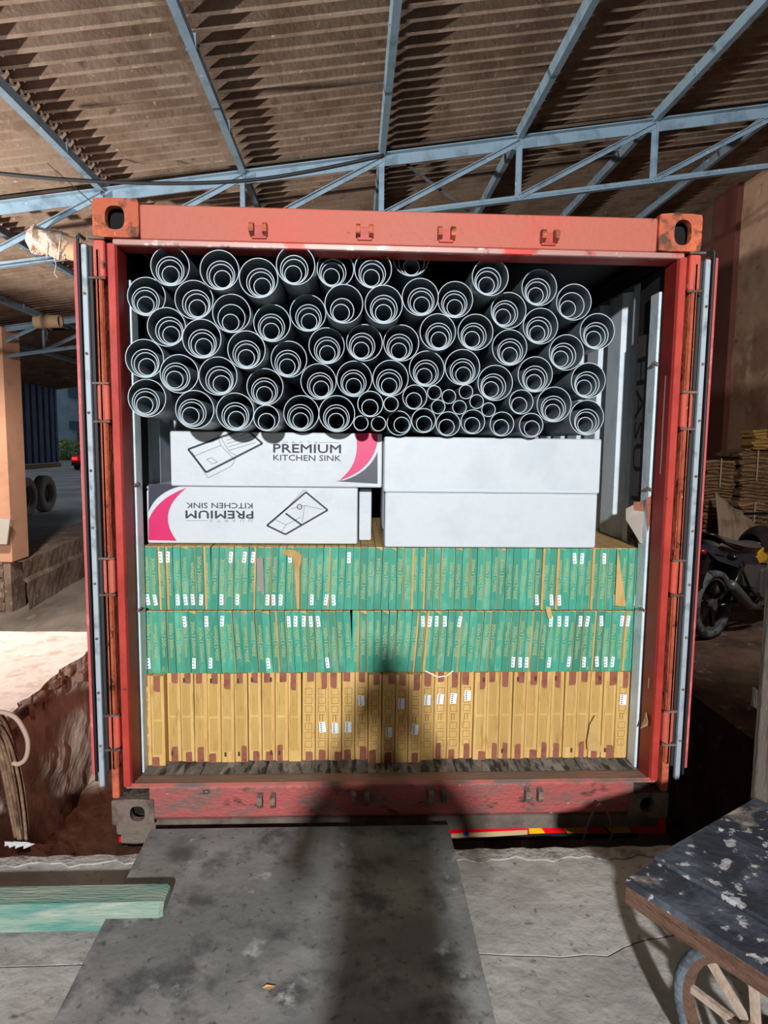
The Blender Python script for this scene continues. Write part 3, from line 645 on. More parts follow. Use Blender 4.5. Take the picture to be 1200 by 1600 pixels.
txtp(u2,P2,'PREMIUM',480,701,105,13,False,m_lineink,bold=.0022)
txtp(u2,P2,'KITCHEN SINK',480,715.5,105,9,False,m_lineink,bold=.0008)
txtp(u2,P2,'Q  U  A  R  T  Z',463,691.5,68,4.5,False,m_fine)
txtp(u1,P1,'PREMIUM',343,804,105,12,True,m_lineink,bold=.0022)
txtp(u1,P1,'KITCHEN SINK',343,790,103,8.5,True,m_lineink,bold=.0008)
txtp(u1,P1,'Q  U  A  R  T  Z',361,813.5,68,4.5,True,m_fine)
def lines(box, P, L_, w_, m, name):
    b = MB()
    for l in L_: b.ribbon([P(a,c)-V(0,.0003,0) for a,c in l], w_)
    b.build(name, m, box)
lines(u2,P2,[[(498,691.5),(530,691.5)]],.002,m_fine,'thin_line'); lines(u1,P1,[[(291,813.5),(325,813.5)]],.002,m_fine,'thin_line')
lines(u2,P2,[[(294,702),(383,669),(410,693),(322,738),(294,702)]],.009,m_lineink,'sink_outline')
lines(u2,P2,[[(302,713),(345,696),(340,680)],[(345,696),(366,718)],[(345,683),(358,706),(370,712)],[(300,706),(325,747),(362,728),(368,716)],[(323,718),(330,715),(340,722),(331,725),(323,718)]]+
      [[(352+k*1.5,683+k*5.2),(388+k*3,671+k*5)] for k in range(5)],.0026,m_fine,'sink_detail')
lines(u1,P1,[[(478,769),(512,797),(446,835),(417,821),(478,769)],[(446,802),(471,820)]],.008,m_lineink,'sink_outline')
lines(u1,P1,[[(424,817),(452,790),(475,765),(480,768)],[(440,831),(447,820),(470,808)],[(447,820),(430,812)],[(474,804),(476,790),(505,796)],[(476,790),(455,795)],[(472,817),(474,804)]],.0026,m_fine,'sink_detail')
MB().lathe(P1(468,792)-V(0,.0004,0),(0,1,0),[(0,.009),(0,.013),(.0004,.013),(.0004,.009)],16,closed=True).build('drain_ring', m_lineink, u1)
# boxes seen behind
b = MB(); b.bbox((-.165,.42,ZT+.001),(-.105,.9,1.43),.005); o = b.build('white_box', m_white); tag(o,'narrow end of a white box behind the upside down sink box','box')
b = MB(); b.bbox((-.0575,.26,1.26),(-.0525,.50,1.66),.002); o = b.build('card_divider', m_white); tag(o,'thin upright card between sink boxes and plain boxes','card')
for xx in (-1.1,-.1,.35):   # support stacks hidden further in
    pass
# ---- PVC pipes
N4 = {1:(265.4,421,264.6,436),2:(344,427,346.6,440),3:(224,462.5,222,476.4),4:(303.2,471.4,308,489),5:(405,444.5,411,459),6:(362,491,358,504),7:(259.4,511.5,265,525),8:(319.4,533,323,549),9:(384,549,382.4,561.4),10:(421.3,505.7,420.7,518),
11:(222,556.5,223,571),12:(281.7,581.7,272.3,592.3),13:(342.7,590,346.7,605),14:(229,620.7,223.3,630),15:(306,639,300.7,647.3),16:(367.3,645.7,369,658.3),18:(410.7,603.3,409.7,615.7),19:(448.7,560,446.7,573),20:(462.7,423.3,459,436.7),
21:(476.3,486,478.3,503.3),22:(467.3,643.3,465.7,655.7),23:(495.3,596,497.7,607.7),24:(509.3,538.3,510,551.7),25:(523.2,420,517.4,429.5),26:(583.2,422,582,434.8),27:(642.3,402.5,642,412.7),28:(535.8,479.6,531,493.6),29:(599.5,480.8,598.3,494.8),
30:(656.7,464,660,478),31:(567.5,531.7,562,544),32:(625.9,533.5,622.8,546.8),33:(551.7,588.8,551.7,601.6),34:(609.3,591.2,607.7,604),35:(525.5,646.3,523.2,658),55:(865.8,632,866.3,646.3),56:(916.8,652.5,915,666),57:(919.3,594.5,912.5,607.5),
58:(836.3,585,838,597.5),59:(773.8,598.3,766.3,612.5),60:(722.3,575,725.7,586.7),61:(666.7,575.7,662.7,586),62:(684,519,685,532.3),63:(743,519,738.3,532.3),64:(713.7,466.7,714.3,481.7),65:(764.3,435,757.3,451.7),66:(794.3,484.3,785,495),
67:(842.7,449.3,837.3,463.3),68:(796.3,543,797.3,558.3),69:(844.3,509.3,839.3,525),70:(896.7,472,880.7,490),71:(885,550.7,874,566.7),72:(933.3,517.7,926.7,533.3)}
N2 = {17:(418.7,653.3,419.3,659.3),36:(579.9,631.2,579.9,638.6),40:(623,659.6,629.3,665),41:(662,656.8,663,662.7),42:(699.3,661.5,697.5,667.8),43:(739,659,737,665),44:(648,620.7,646.4,627.7),52:(784.3,662.5,783,666.8),53:(830,664.5,832,670),54:(814.5,628,812,635.8)}
N1 = {37:(610.7,632.8),38:(564,661),39:(591.5,662),45:(678.8,613.7),46:(701.4,619.7),47:(729.2,612),48:(684.9,635.4),49:(718,636.5),50:(744.8,627.2),51:(762,639.5)}
three = {6,28,70,27}
ROWS = [('top row',[1,2,5,20,25,26,27,65,67,70]),('second row',[3,4,6,21,28,29,30,64,66,69,72]),('third row',[7,8,10,24,31,32,62,63,68,71]),('fourth row',[11,12,9,19,23,33,34,61,60,59,58,57]),('fifth row',[14,13,18,36,44,54,55]),('bottom row',[15,16,17,22,35,40,41,42,43,52,53,56])]
YP = .10; R1, R2, R3, R4, RM = .0785, .0570, .0490, .0355, .0540; TH = .0032; LEN = 5.3
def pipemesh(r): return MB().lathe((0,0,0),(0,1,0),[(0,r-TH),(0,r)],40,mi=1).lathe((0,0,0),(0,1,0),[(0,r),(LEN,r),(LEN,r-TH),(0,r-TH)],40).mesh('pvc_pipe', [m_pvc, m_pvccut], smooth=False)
def smoothside(me):
    for p in me.polygons:
        p.use_smooth = abs(p.normal.y) < .5
    return me
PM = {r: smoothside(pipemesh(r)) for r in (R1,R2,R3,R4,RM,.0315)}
ent = []
RPX = {1:30.5,2:31,3:30,4:30.4,5:31,6:30.3,7:30.5,8:31,9:30.3,10:29.5,11:30.5,12:30.7,13:30.7,14:30.3,15:31,16:30.5,18:29.5,19:29,20:31,21:29,22:28,23:28.7,24:28.7,25:29.6,26:30,27:29,28:30.8,29:30.5,30:29.6,31:29.2,32:29,33:28,34:29.2,35:29.6,55:28,56:28.5,57:28,58:28,59:29,60:27,61:28.7,62:29.3,63:29,64:28.8,65:29.7,66:28,67:28,68:28,69:27.3,70:29,71:28.7,72:27.3}
YK = {k: min(.20,max(0.01,(.0815*F/r)-2.754+.035)) for k,r in RPX.items()}
for k in (17,36,37): YK[k] = .03
for k in (38,39): YK[k] = .06
for k in (40,41,42,43,44,45,46,47,48,49,50,51,52,53,54): YK[k] = .16
for k,v in N4.items(): ent.append([k, PY(v[0],v[1],YK[k]), R1, PY(v[2],v[3],YK[k])])
for k,v in N2.items(): ent.append([k, PY(v[0],v[1],YK[k]), RM, PY(v[2],v[3],YK[k])])
for k,v in N1.items(): ent.append([k, PY(v[0],v[1],YK[k]), .0315, None])
pos = np.array([[e[1][0],e[1][2]] for e in ent]); rad = np.array([e[2] for e in ent]); org = pos.copy()
for it in range(300):
    for i in range(len(pos)):
        d = pos-pos[i]; dist = np.hypot(d[:,0],d[:,1]); lim = rad+rad[i]+.0006
        for j in np.where((dist<lim)&(dist>0))[0]:
            u = d[j]/dist[j]*(lim[j]-dist[j])/2; pos[j] += u; pos[i] -= u
    zmin = np.where(pos[:,0] < -.055, 1.6945, 1.6805); pos[:,1] = np.maximum(pos[:,1], zmin+rad); pos[:,1] = np.minimum(pos[:,1], 2.535-rad)
    pos[:,0] = np.clip(pos[:,0], -1.128+rad, 1.128-rad)
    if it < 280: pos += (org-pos)*.12
random.seed(3)
rowof = {}
for rn, ids in ROWS:
    for i,k in enumerate(ids): rowof[k] = f'{ordw(i+1)} from left in the {rn}'
NAMES4 = ['widest','second widest','third widest','narrowest']
def pipe(r, x, y, z, label, grp):
    o = link('pvc_pipe', PM[r]); o.location = (x,y,z); o.rotation_euler = (0, random.uniform(0,6.28), 0)
    return tag(o, label, 'pipe', grp)
loose = sorted(N1, key=lambda k: N1[k][0])
for e,(x,z) in zip(ent,pos):
    k = e[0]; y0 = YK[k]
    if k in N1:
        pipe(.0315, x, y0, z, f'narrow single grey pipe with nothing inside, {ordw(loose.index(k)+1)} from left among ten small ones', 'small single pipes'); continue
    u0 = e[3]-e[1]; a0 = math.atan2(u0[2],u0[0])
    rs = ([R1,R3 if k==28 else R2,R4] if k in three else [R1,R2,R3,R4]) if k in N4 else [RM,R4]
    for i,r in enumerate(rs):
        if i:
            a = a0+random.uniform(-.22,.22); d = rs[i-1]-TH-r-.0004; x += math.cos(a)*d; z += math.sin(a)*d; y0 += random.uniform(.0,.012)
        nm = ('widest' if i==0 else 'narrowest' if i==len(rs)-1 else NAMES4[i])
        pipe(r, x, y0, z, f'{nm} grey pipe of the nest {rowof[k]}', 'nested grey pipes in the container')
# =================================================================== FOREGROUND
pz = DZ+.02
q = [PZ(248,1290,pz),PZ(700,1290,pz),PZ(765,1600,pz),PZ(60,1600,pz)]
x0 = -1.04; x1 = .228
b = MB(); b.bbox((0,0,0),(x1-x0,2.30,.014),.002)
o = b.build('bridge_board', m_sheet, loc=(0,0,0)); o.location = (x0,-2.36,DZ+.004); o.rotation_euler = (math.atan2(.045,2.3),0,0)
tag(o, 'large dusty dark plywood board laid from dock to container sill', 'board')
# small yellow leaf
p = PZ(420,1543,DZ+.051)
b = MB(); b.add([p+V(-.02,0,.0),p+V(-.008,.007,.004),p+V(.02,.004,.001),p+V(.006,-.009,.003)],[(0,3,2,1)]); o = b.build('dry_leaf', mat('dry_leaf',(200,160,96),.7)); tag(o,'small dry yellow leaf lying on the dark board','leaf')
md = o.modifiers.new('s','SOLIDIFY'); md.thickness=.001
# green beam
b = MB()
n0 = (-2.6,-.500); 
def bp(x): return [V(x,-.585,DZ+.012),V(x,-.580,DZ+.075),V(x,-.560,DZ+.098),V(x,-.470,DZ+.10),V(x,-.462,DZ+.09),V(x,-.462,DZ+.012)]
xs_ = [-2.7,-.875,-.858,-.845]; rings = []
for i,x in enumerate(xs_):
    r = bp(x); c = sum(r)/6
    if i == 3: r = [c+(p-c)*.86 for p in r]
    rings += r
fs = [tuple(range(5,-1,-1)), tuple(range(18,24))]
for i in range(3):
    for j in range(6): fs.append((i*6+j,i*6+(j+1)%6,(i+1)*6+(j+1)%6,(i+1)*6+j))
b.add(rings, fs); o = b.build('timber_beam', m_wood_green); tag(o,'thick green-stained timber beam lying at dock edge on the left','beam')
o.rotation_euler = (0,0,0)
# offcut supporting beam
tag(MB().bbox((-2.3,-.56,DZ),(-2.2,-.48,DZ+.012),.003).box((-1.1,-.56,DZ),(-1.04,-.48,DZ+.012)).build('packing_strip', m_grey_wood), 'thin wooden packing strips under the green beam','wood strip')
# loop of cane sticking up by bumper
pts = [PY(a,c,-.08) for a,c in [(908,1322),(918,1290),(928,1265),(936,1255),(946,1262),(955,1285),(956,1305),(950,1322)]]
b = MB(); b.tube(pts, .004, 6); tag(b.build('wire_loop', mat('dull_wire',(90,72,60),.7), smooth=True), 'thin brown wire loop standing up at dock edge before the reflective strip', 'wire')
# coil of canes at left
b_ = empty('cane_coil', (-2.05,.2,-.6), 'coil of brown split canes hanging at the left bay wall', 'cane')
random.seed(9)
for i in range(26):
    yy = .28+random.uniform(-.08,.08); ox = random.uniform(-18,14); tp = random.uniform(-10,14)
    path = [PY(40+ox*.5+random.uniform(-4,2),1330,yy),PY(30+ox,1260,yy),PY(18+ox,1190,yy),PY(0+ox,1130+tp,yy),PY(-30+ox,1105+tp,yy),PY(-60+ox,1120+tp,yy),PY(-75+ox,1200,yy),PY(-70,1320,yy)]
    # smooth the path
    P_ = [np.array(p) for p in path]
    for _ in range(2):
        Q_ = [P_[0]]
        for a,c in zip(P_,P_[1:]): Q_ += [a*.75+c*.25, a*.25+c*.75]
        Q_.append(P_[-1]); P_ = Q_
    MB().tube(P_, random.uniform(.005,.009), 6).build('cane', m_cane, b_, smooth=True)
yy=.2; path=[PY(a,c,yy) for a,c in [(-20,1112),(5,1112),(25,1120),(38,1140),(45,1160),(42,1185),(30,1195),(20,1192)]]
P_ = path
for _ in range(2):
    Q_ = [P_[0]]
    for a,c in zip(P_,P_[1:]): Q_ += [a*.75+c*.25, a*.25+c*.75]
    Q_.append(P_[-1]); P_ = Q_
MB().tube(P_, .011, 8).build('cane', mat('pale_cane',(172,150,132),.7), b_, smooth=True)
# crumpled scrap behind beam
b = MB()
for i in range(9):
    p = PY(8+i*4+random.uniform(-2,2),1325+random.uniform(-3,3),-.12); b.add([p,p+V(.03,.01,.012),p+V(.02,.03,-.004),p+V(-.01,.02,.01)],[(0,1,2),(0,2,3),(0,3,1),(1,3,2)])
tag(b.build('plastic_scrap', mat('scrap_plastic',(200,200,200),.4)), 'crumpled white plastic scrap on the dock edge behind green beam', 'scrap')
# ---- handcart
c0 = V(.573,-1.046,.45); ua = V(.530,-.848,0); ub = V(.778,.628,0); up = V(0,0,1)
ub = V(-ua[1],ua[0],0)
cart = empty('handcart', tuple(c0+ua*.6+ub*.36-up*.5), 'wooden handcart with black splattered plank deck and spoked wheel', 'cart')
def obox(b, o_, la, lb, lc, ch=.004, mi=0):
    """box from corner o_ along ua, ub, up"""
    t = MB(); t.bbox((0,0,0),(la,lb,lc),ch); vs = [o_+ua*x+ub*y+up*z for x,y,z in t.v]; b.add(vs,[tuple(f) for f in t.f],mi)
LB = .765; wds = [.155,.30,.30]; acc = 0
for i,wd in enumerate(wds):
    b = MB(); st = 0 if i==0 else -.012
    obox(b, c0+ub*acc+ua*st-up*(.022+(.004 if i==0 else 0)), 1.7, wd-.006, .022, .005); acc += wd
    b.build('deck_plank', m_cartblack, cart)
b = MB(); obox(b, c0-up*.078+ua*.004-ub*-.002, 1.69, .05, .052, .004); b.build('side_rail', m_cartwood, cart)
b = MB(); obox(b, c0+ub*(acc-.055)-up*.078, 1.69, .05, .055, .004); b.build('side_rail', m_cartwood, cart)
for k in (.05,.7,1.4):
    b = MB(); obox(b, c0+ua*k+ub*.05-up*.075, .06, acc-.10, .05, .004); b.build('cross_beam', m_cartwood, cart)
def cwheel(hub, R):
    wh = empty('wheel', (0,0,0)); del wh['_o']
    wh.parent = cart; wh.location = (0,0,0); wh['_o'] = tuple(cart['_o'])
    MB().lathe(hub, ub, [(-.022,R-.028),(-.026,R-.012),(-.016,R),(.016,R),(.026,R-.012),(.022,R-.028)], 40, closed=True).build('tyre', m_tyre, wh, smooth=True)
    MB().lathe(hub, ub, [(-.013,R-.046),(-.014,R-.027),(.014,R-.027),(.013,R-.046)], 40, closed=True).build('wooden_rim', m_cartwood, wh)
    MB().lathe(hub, ub, [(-.06,0),(-.06,.028),(-.035,.042),(.035,.042),(.06,.028),(.06,0)], 20).build('hub', m_spoke, wh)
    for k in range(9):
        t = 2*math.pi*k/9+.30; d = ua*math.cos(t)+up*math.sin(t)
        MB().beam(hub+d*.035, hub+d*(R-.042), .020, .014, up=ub).build('spoke', m_spoke, wh)
hub = V(.8339,-1.27625,0); Rw = .22; hubp = V(hub[0],hub[1],DZ+Rw)
cwheel(hubp, Rw); cwheel(hubp+ub*(acc-.20), Rw); cwheel(hubp+ua*1.05, Rw); cwheel(hubp+ua*1.05+ub*(acc-.20), Rw)
for k in (0,1.05):
    MB().tube([hubp+ua*k-ub*.03, hubp+ua*k+ub*(acc-.17)], .016, 10).build('axle', m_darkcast, cart)
    for q_ in (.12,acc-.25):
        b = MB(); obox(b, hubp+ua*(k-.03)+ub*q_, .06,.04,.20,.003); b.build('axle_block', m_cartwood, cart)
# ---- partition at right
pt = empty('board_partition', (2.4,-.25,DZ), 'weathered grey wooden board partition standing at the right edge', 'partition')
px0 = PY(1174,1215,-.25)[0]; yq = -.25
for i in range(8):
    MB().bbox((px0+i*.27,yq-.03+.004*(i%2),DZ+.07),(px0+i*.27+.264,yq,2.88),.004).build('board', m_grey_wood, pt)
for z in (.6,2.2): MB().bbox((px0,yq,z),(px0+2.15,yq+.04,z+.08),.004).build('batten', m_grey_wood, pt)
MB().bbox((px0+.02,yq-.04,DZ+.0),(px0+.24,yq+.02,DZ+.07),.004).build('foot_block', m_paleblue, pt)
# ---- sack piles
random.seed(21)
def sackpile(name, x0, x1, y0, z0, z1, label, m, dep=.55, grp='bundles of folded sacks by the right wall'):
    p = empty(name, ((x0+x1)/2,y0,z0), label, 'sacks', grp); z = z0
    while z < z1-.02:
        h = random.uniform(.035,.06); j = random.uniform(-.03,.03); n = 8; L_ = x1-x0
        b = MB()
        b.grid(lambda u,v: V(x0+j+L_*u+.01*math.sin(v*7), y0+random.uniform(-.006,.006)+(.03*abs(v-.5)*2), z+h*v*.96+.012*math.sin(u*5+j*60)), 8, 4)
        b.box((x0+j,y0+.03,z),(x1+j,y0+dep,z+h*.96)); b.build('folded_sack', m, p); z += h
    for s_ in (.45,):
        xx = x0+(x1-x0)*s_; MB().box((xx,y0-.02,z1-(z1-z0)*.35),(xx+.012,y0-.012,z1+.01)).build('tie_string', m_string, p)
    return p
sackpile('sack_bundle', 4.05,4.42,5.06,.555,1.50,'leftmost pile of folded grey-brown sacks by the right wall',m_gunny)
sackpile('sack_bundle', 4.49,4.88,5.06,.555,1.62,'taller pile of folded sacks against the right plaster wall',m_gunny)
sackpile('sack_bundle', 4.58,4.90,4.98,1.625,1.86,'small yellowish sack bundle on top of the taller pile',m_gunnyy,.3)
sackpile('sack_bundle', 4.34,4.66,4.76,.255,1.0,'lower light brown sack pile in front, beside grey tarp',m_gunny,.28)
# base under piles
tag(MB().bbox((4.02,4.75,DZ),(4.95,5.6,.25),.01).box((4.08,5.04,.25),(4.9,5.6,.55)).build('wooden_platform', m_grey_wood), 'low wooden platform under the sack piles', 'platform')
def tarpf(u, v):
    # quad: top-left peak to bottom spread
    tl_, tr_, bl_, br_ = V(4.06,4.90,1.12), V(4.86,4.55,.45), V(3.82,4.55,DZ), V(4.95,4.0,DZ)
    p = (tl_*(1-u)+tr_*u)*(1-v)+(bl_*(1-u)+br_*u)*v
    f = .05*math.sin(u*22+v*2)*(.3+v)+.03*math.sin(u*41+1)
    return p+V(f*.5,-abs(f)-.12*math.sin(math.pi*v), 0)
b = MB(); b.grid(tarpf, 60, 30); tag(b.build('tarpaulin', m_tarp, smooth=True), 'creased grey tarpaulin draped over the foot of the sack piles', 'tarpaulin')
# ---- motorcycle (local x forward)
hd = math.radians(33); mo = V(2.98,2.88,DZ)+.22*V(math.cos(math.radians(33)),math.sin(math.radians(33)),0); fa = V(math.cos(hd),math.sin(hd),0); fb = V(-math.sin(hd),math.cos(hd),0)
def L(x,y,z): return mo+fa*x+fb*y+up*z
bike = empty('motorcycle', tuple(mo+fa*.6), 'black motorcycle with grey seat and yellow panel parked behind the partition', 'motorcycle')
for xx in (-.22,1.2):
    t = MB().lathe(L(xx,0,.31), fb, [(-.03,.235),(-.055,.265),(-.045,.30),(0,.312),(.045,.30),(.055,.265),(.03,.235)], 36, closed=True).build('tyre', m_tyre, bike, smooth=True)
    MB().lathe(L(xx,0,.31), fb, [(-.03,.236),(-.03,.222),(.03,.222),(.03,.236)], 36, closed=True).build('rim', m_mgrey, t)
    MB().lathe(L(xx,0,.31), fb, [(-.05,0),(-.05,.05),(.05,.05),(.05,0)], 16).build('hub', m_mgrey, t)
    for k in range(5):
        a = k*2*math.pi/5; MB().beam(L(xx,0,.31), L(xx+.225*math.cos(a),0,.31+.225*math.sin(a)), .04,.025,up=tuple(fb)).build('spoke', m_mblack, t)
def lens(b, pts, hw, mi=0):
    """side profile pts (x,z,halfwidth factor)"""
    n = len(pts); vs = []
    for s_ in (-1,1): vs += [L(x,s_*hw*k,z) for x,z,k in pts]
    return b.add(vs, [tuple(range(n)), tuple(range(2*n-1,n-1,-1))]+[(i,i+n,(i+1)%n+n,(i+1)%n) for i in range(n)])
def seatf(u,v):
    x = -.28+.72*u; w_ = .10+.05*math.sin(math.pi*min(1,(1-u)*.9+.1)); z = .80+.10*(1-u)**2 - .02*u
    t = (v-.5)*2; return L(x, w_*t, z+.05*(1-abs(t)**3)+.0)
b = MB(); b.grid(seatf,16,12); lens(b,[(-.28,.80,.7),(-.24,.90,.7),(.44,.78,.9),(.42,.72,.9),(-.1,.76,.9)],.12); b.build('seat', m_seat, bike, smooth=True)
b = MB(); b.tube([L(-.02,.14,.80),L(-.28,.13,.88),L(-.40,.10,.95),L(-.42,0,.96),L(-.40,-.10,.95),L(-.28,-.13,.88),L(-.02,-.14,.80)],.014,8); b.build('grab_rail', m_mblack, bike, smooth=True)
b = MB(); lens(b,[(-.38,.86,.5),(-.42,.80,.5),(-.30,.72,.7),(.05,.62,1),(.40,.62,1),(.44,.72,1),(.0,.76,1)],.12); b.build('tail_cowl', m_mnavy, bike)
b = MB(); lens(b,[(.02,.66,1),(.10,.46,1),(.32,.42,1),(.42,.62,1)],.125); b.build('side_panel', m_mgrey, bike)
b = MB(); lens(b,[(.30,.70,1.06),(.36,.64,1.06),(.50,.66,1.06),(.52,.78,1.06),(.42,.78,1.06)],.12); b.build('yellow_panel', m_myel, bike)
b = MB()
b.grid(lambda u,v: L(.42+.52*u, (.05+.13*math.sin(math.pi*(.2+.7*u)))*math.sin(math.pi*(v*2-1)*.5)*1.0, .74+.22*math.cos(math.pi*(v-.5))*math.sin(math.pi*(.25+.6*u))),16,14); lens(b,[(.42,.74,.8),(.94,.74,.5),(.94,.82,.5),(.7,.86,.9),(.42,.82,.8)],.13); b.build('fuel_tank', m_mblack, bike, smooth=True)
b = MB(); lens(b,[(-.40,.78,.6),(-.50,.62,.6),(-.52,.48,.6),(-.48,.48,.6),(-.34,.74,.6)],.08); b.build('rear_mudguard', m_mblack, bike)
b = MB(); b.add([L(-.53,-.09,.50),L(-.53,.09,.50),L(-.52,.09,.62),L(-.52,-.09,.62)],[(0,1,2,3),(3,2,1,0)]); b.build('number_plate', mat('plate_dark',(50,50,52),.5), bike)
b = MB(); b.tube([L(-.43,-.05,.80),L(-.45,0,.80),L(-.43,.05,.80)],.03,8); b.build('tail_light', mat('dull_red_lens',(110,20,24),.3), bike, smooth=True)
for s_ in (-1,1):
    b = MB(); b.tube([L(-.36,s_*.09,.78),L(-.38,s_*.20,.78)],.007,6); b.lathe(L(-.38,s_*.20,.78),fb*s_,[(0,.01),(.02,.028),(.06,.03),(.09,.008),(.09,0)],12); b.build('indicator', m_mblack, bike, smooth=True)
b = MB(); b.tube([L(-.26,.17,.52),L(-.22,.17,.50),L(.02,.165,.36),L(.18,.16,.27),L(.4,.14,.22),L(.6,.1,.25)],[.045,.05,.048,.035,.022,.022],12); b.build('exhaust', m_chrome, bike, smooth=True)
b = MB(); b.tube([L(-.24,-.17,.52),L(-.20,-.17,.50),L(.02,-.165,.36),L(.18,-.16,.27),L(.4,-.14,.22)],[.045,.05,.048,.035,.02],12); b.build('exhaust', m_mgrey, bike, smooth=True)
b = MB(); b.bbox((0,0,0),(1,1,1),.05); vs = [L(.42+.38*x,-.13+.26*y,.22+.36*z) for x,y,z in b.v]; b.v = [tuple(v) for v in vs]; b.build('engine', m_mgrey, bike)
b = MB()
for s_ in (-1,1):
    b.tube([L(-.22,s_*.09,.31),L(.45,s_*.11,.34)],.02,8); b.tube([L(-.14,s_*.10,.33),L(.08,s_*.12,.68)],.025,8); b.tube([L(1.2,s_*.08,.31),L(1.02,s_*.08,.95)],.022,8)
    b.tube([L(.02,s_*.12,.66),L(.2,s_*.15,.40),L(.45,s_*.14,.30)],.012,6)
b.tube([L(.4,0,.7),L(1.05,0,.85)],.03,8); b.tube([L(.98,-.34,1.02),L(1.03,-.15,1.04),L(1.04,0,1.02),L(1.03,.15,1.04),L(.98,.34,1.02)],.013,8); b.build('frame', m_mblack, bike, smooth=True)
b = MB(); b.lathe(L(1.08,0,.86),fa,[(-.06,.03),(0,.09),(.06,.10),(.08,.0)],20); b.build('headlight', m_mblack, bike, smooth=True)
b = MB(); b.tube([L(.05,-.15,.42),L(-.02,-.15,.36),L(.06,-.16,.30),L(.22,-.15,.30)],.008,6); b.tube([L(.45,.12,.22),L(.40,.26,.0)],.012,6); b.build('foot_stand', m_chrome, bike, smooth=True)
# ---- rolls tied on trusses
def roll(c, d, r, ln, label, wrapped):
    o = empty('wrapped_drum', tuple(c), label, 'drum'); d = V(*d); d /= np.linalg.norm(d); c = V(*c)
    MB().lathe(c, d, [(0,r),(ln,r),(ln+.01,r*1.04),(ln+.02,r),(ln+.02,r*.93),(.02,r*.9),(.02,0)], 24).build('tube_shell', m_tube, o, smooth=False)
    MB().lathe(c, d, [(ln*.9,0),(ln*.9,r*.93),(ln+.018,r*.94)],24).build('tube_inside', m_tubein, o)
    if wrapped:
        b = MB()
        a = np.cross(d,(0,0,1)); a /= np.linalg.norm(a); e = np.cross(a,d)
        def f(u,v):
            t = 2*math.pi*v; rr = r*(1.12+.10*math.sin(u*9+3*math.cos(t))+.06*math.sin(5*t+u*13)); rr *= (.35+.65*min(1,u*6)) if u < .17 else 1
            rr *= 1 if u<.8 else 1-.06*(u-.8)*5
            return c+d*(-.05+(ln*.88)*u)+rr*(a*math.cos(t)+e*math.sin(t))
        b.grid(f, 24, 32); b.build('plastic_wrap', m_wrap, o, smooth=False)
    b = MB()
    for q_ in (.35,.6): b.lathe(c+d*ln*q_, d, [(-.005,r*1.25),(.005,r*1.25),(.005,r*1.2),(-.005,r*1.2)],20,closed=True)
    b.build('string_tie', m_string, o)
    e0 = c+d*ln*.45; MB().tube([e0-up*r*1.1,e0-up*(r+.08)+V(.02,0,0),e0-up*(r+.16)+V(.0,0,0),e0-up*(r+.2)+V(.03,0,0)],.003,5).build('loose_string', m_string, o)
A_ = PY(50,372,3.62); B_ = PY(100,385,3.72)
roll(A_, B_-A_, .105, np.linalg.norm(B_-A_)+.12, 'plastic-wrapped drum tied on the near truss, upper left', True)
A_ = PY(55,503,8.1); B_ = PY(92,502,8.1)
roll(A_, B_-A_, .10, np.linalg.norm(B_-A_), 'bare tan drum tied with string on the far truss', False)
# ---- cables
def smoothp(P_, n=2):
    for _ in range(n):
        Q_ = [P_[0]]
        for a,c in zip(P_,P_[1:]): Q_ += [a*.75+c*.25, a*.25+c*.75]
        Q_.append(P_[-1]); P_ = Q_
    return P_
pts = [PY(a,c,2.3) for a,c in [(-60,266),(0,271),(90,280),(200,286),(300,287),(400,282),(500,265),(600,243)]]
tag(MB().tube(smoothp(pts),.014,8).build('black_cable', m_wire, smooth=True), 'thick black cable sagging along the near truss', 'cable')
tag(MB().tube([PY(-20,175,3.3),PY(60,243,3.3),PY(150,322,3.3)],.004,6).build('thin_wire', m_wire, smooth=True), 'thin dark wire slanting down to the container top left corner', 'wire')
pts = [PY(a,c,.6) for a,c in [(1096,400),(1105,380),(1098,362),(1108,350),(1104,335)]]
# =================================================================== YARD
lr = empty('lorry_trailer', (-9.9,14,-.4), 'dark blue corrugated lorry trailer parked in the yard at left', 'lorry')
ya, yb_ = 6.5, 16.9; xs0 = -8.75; zb_, ztop = .98, 3.45
prof = []; y = ya
while y < yb_-.3: prof += [(xs0,y),(xs0,y+.16),(xs0-.05,y+.20),(xs0-.05,y+.26),(xs0,y+.30)]; y += .36
b = MB(); vs = [V(x,yy,z) for z in (zb_,ztop) for x,yy in prof]; n = len(prof); b.add(vs,[(i,i+1,n+i+1,n+i) for i in range(n-1)]); b.build('side_panel', m_blue, lr)
MB().box((xs0-2.4,ya,zb_),(xs0-.06,yb_,ztop)).build('body', m_blue, lr)
MB().bbox((xs0-.10,yb_-.14,zb_),(xs0+.02,yb_,ztop+.03),.01).build('corner_post', m_blue, lr)
MB().bbox((xs0-.08,ya,ztop-.06),(xs0+.02,yb_,ztop+.03),.01).build('top_rail', m_blue, lr)
MB().bbox((xs0-.08,ya,zb_-.14),(xs0+.03,yb_+.1,zb_-.02),.01).build('bottom_rail', m_ochrerail, lr)
MB().box((xs0-1.6,ya,zb_-.5),(xs0-.5,yb_-1,zb_-.14)).build('chassis', m_black, lr)
for yy in (14.0,15.2,16.35):
    t = MB().lathe((xs0-.2,yy,-.4+.51),(1,0,0),[(-.14,.28),(-.15,.45),(-.11,.51),(.11,.51),(.15,.45),(.14,.28)],28,closed=True).build('wheel', m_darktyre, lr, smooth=True)
    MB().lathe((xs0-.2,yy,-.4+.51),(1,0,0),[(-.05,0),(-.05,.28),(.02,.28),(.06,.12),(.06,0)],20).build('wheel_disc', m_black, t)
bd = empty('building', (-25,66,-.4), 'large blue-grey building across the yard behind the lorry', 'building')
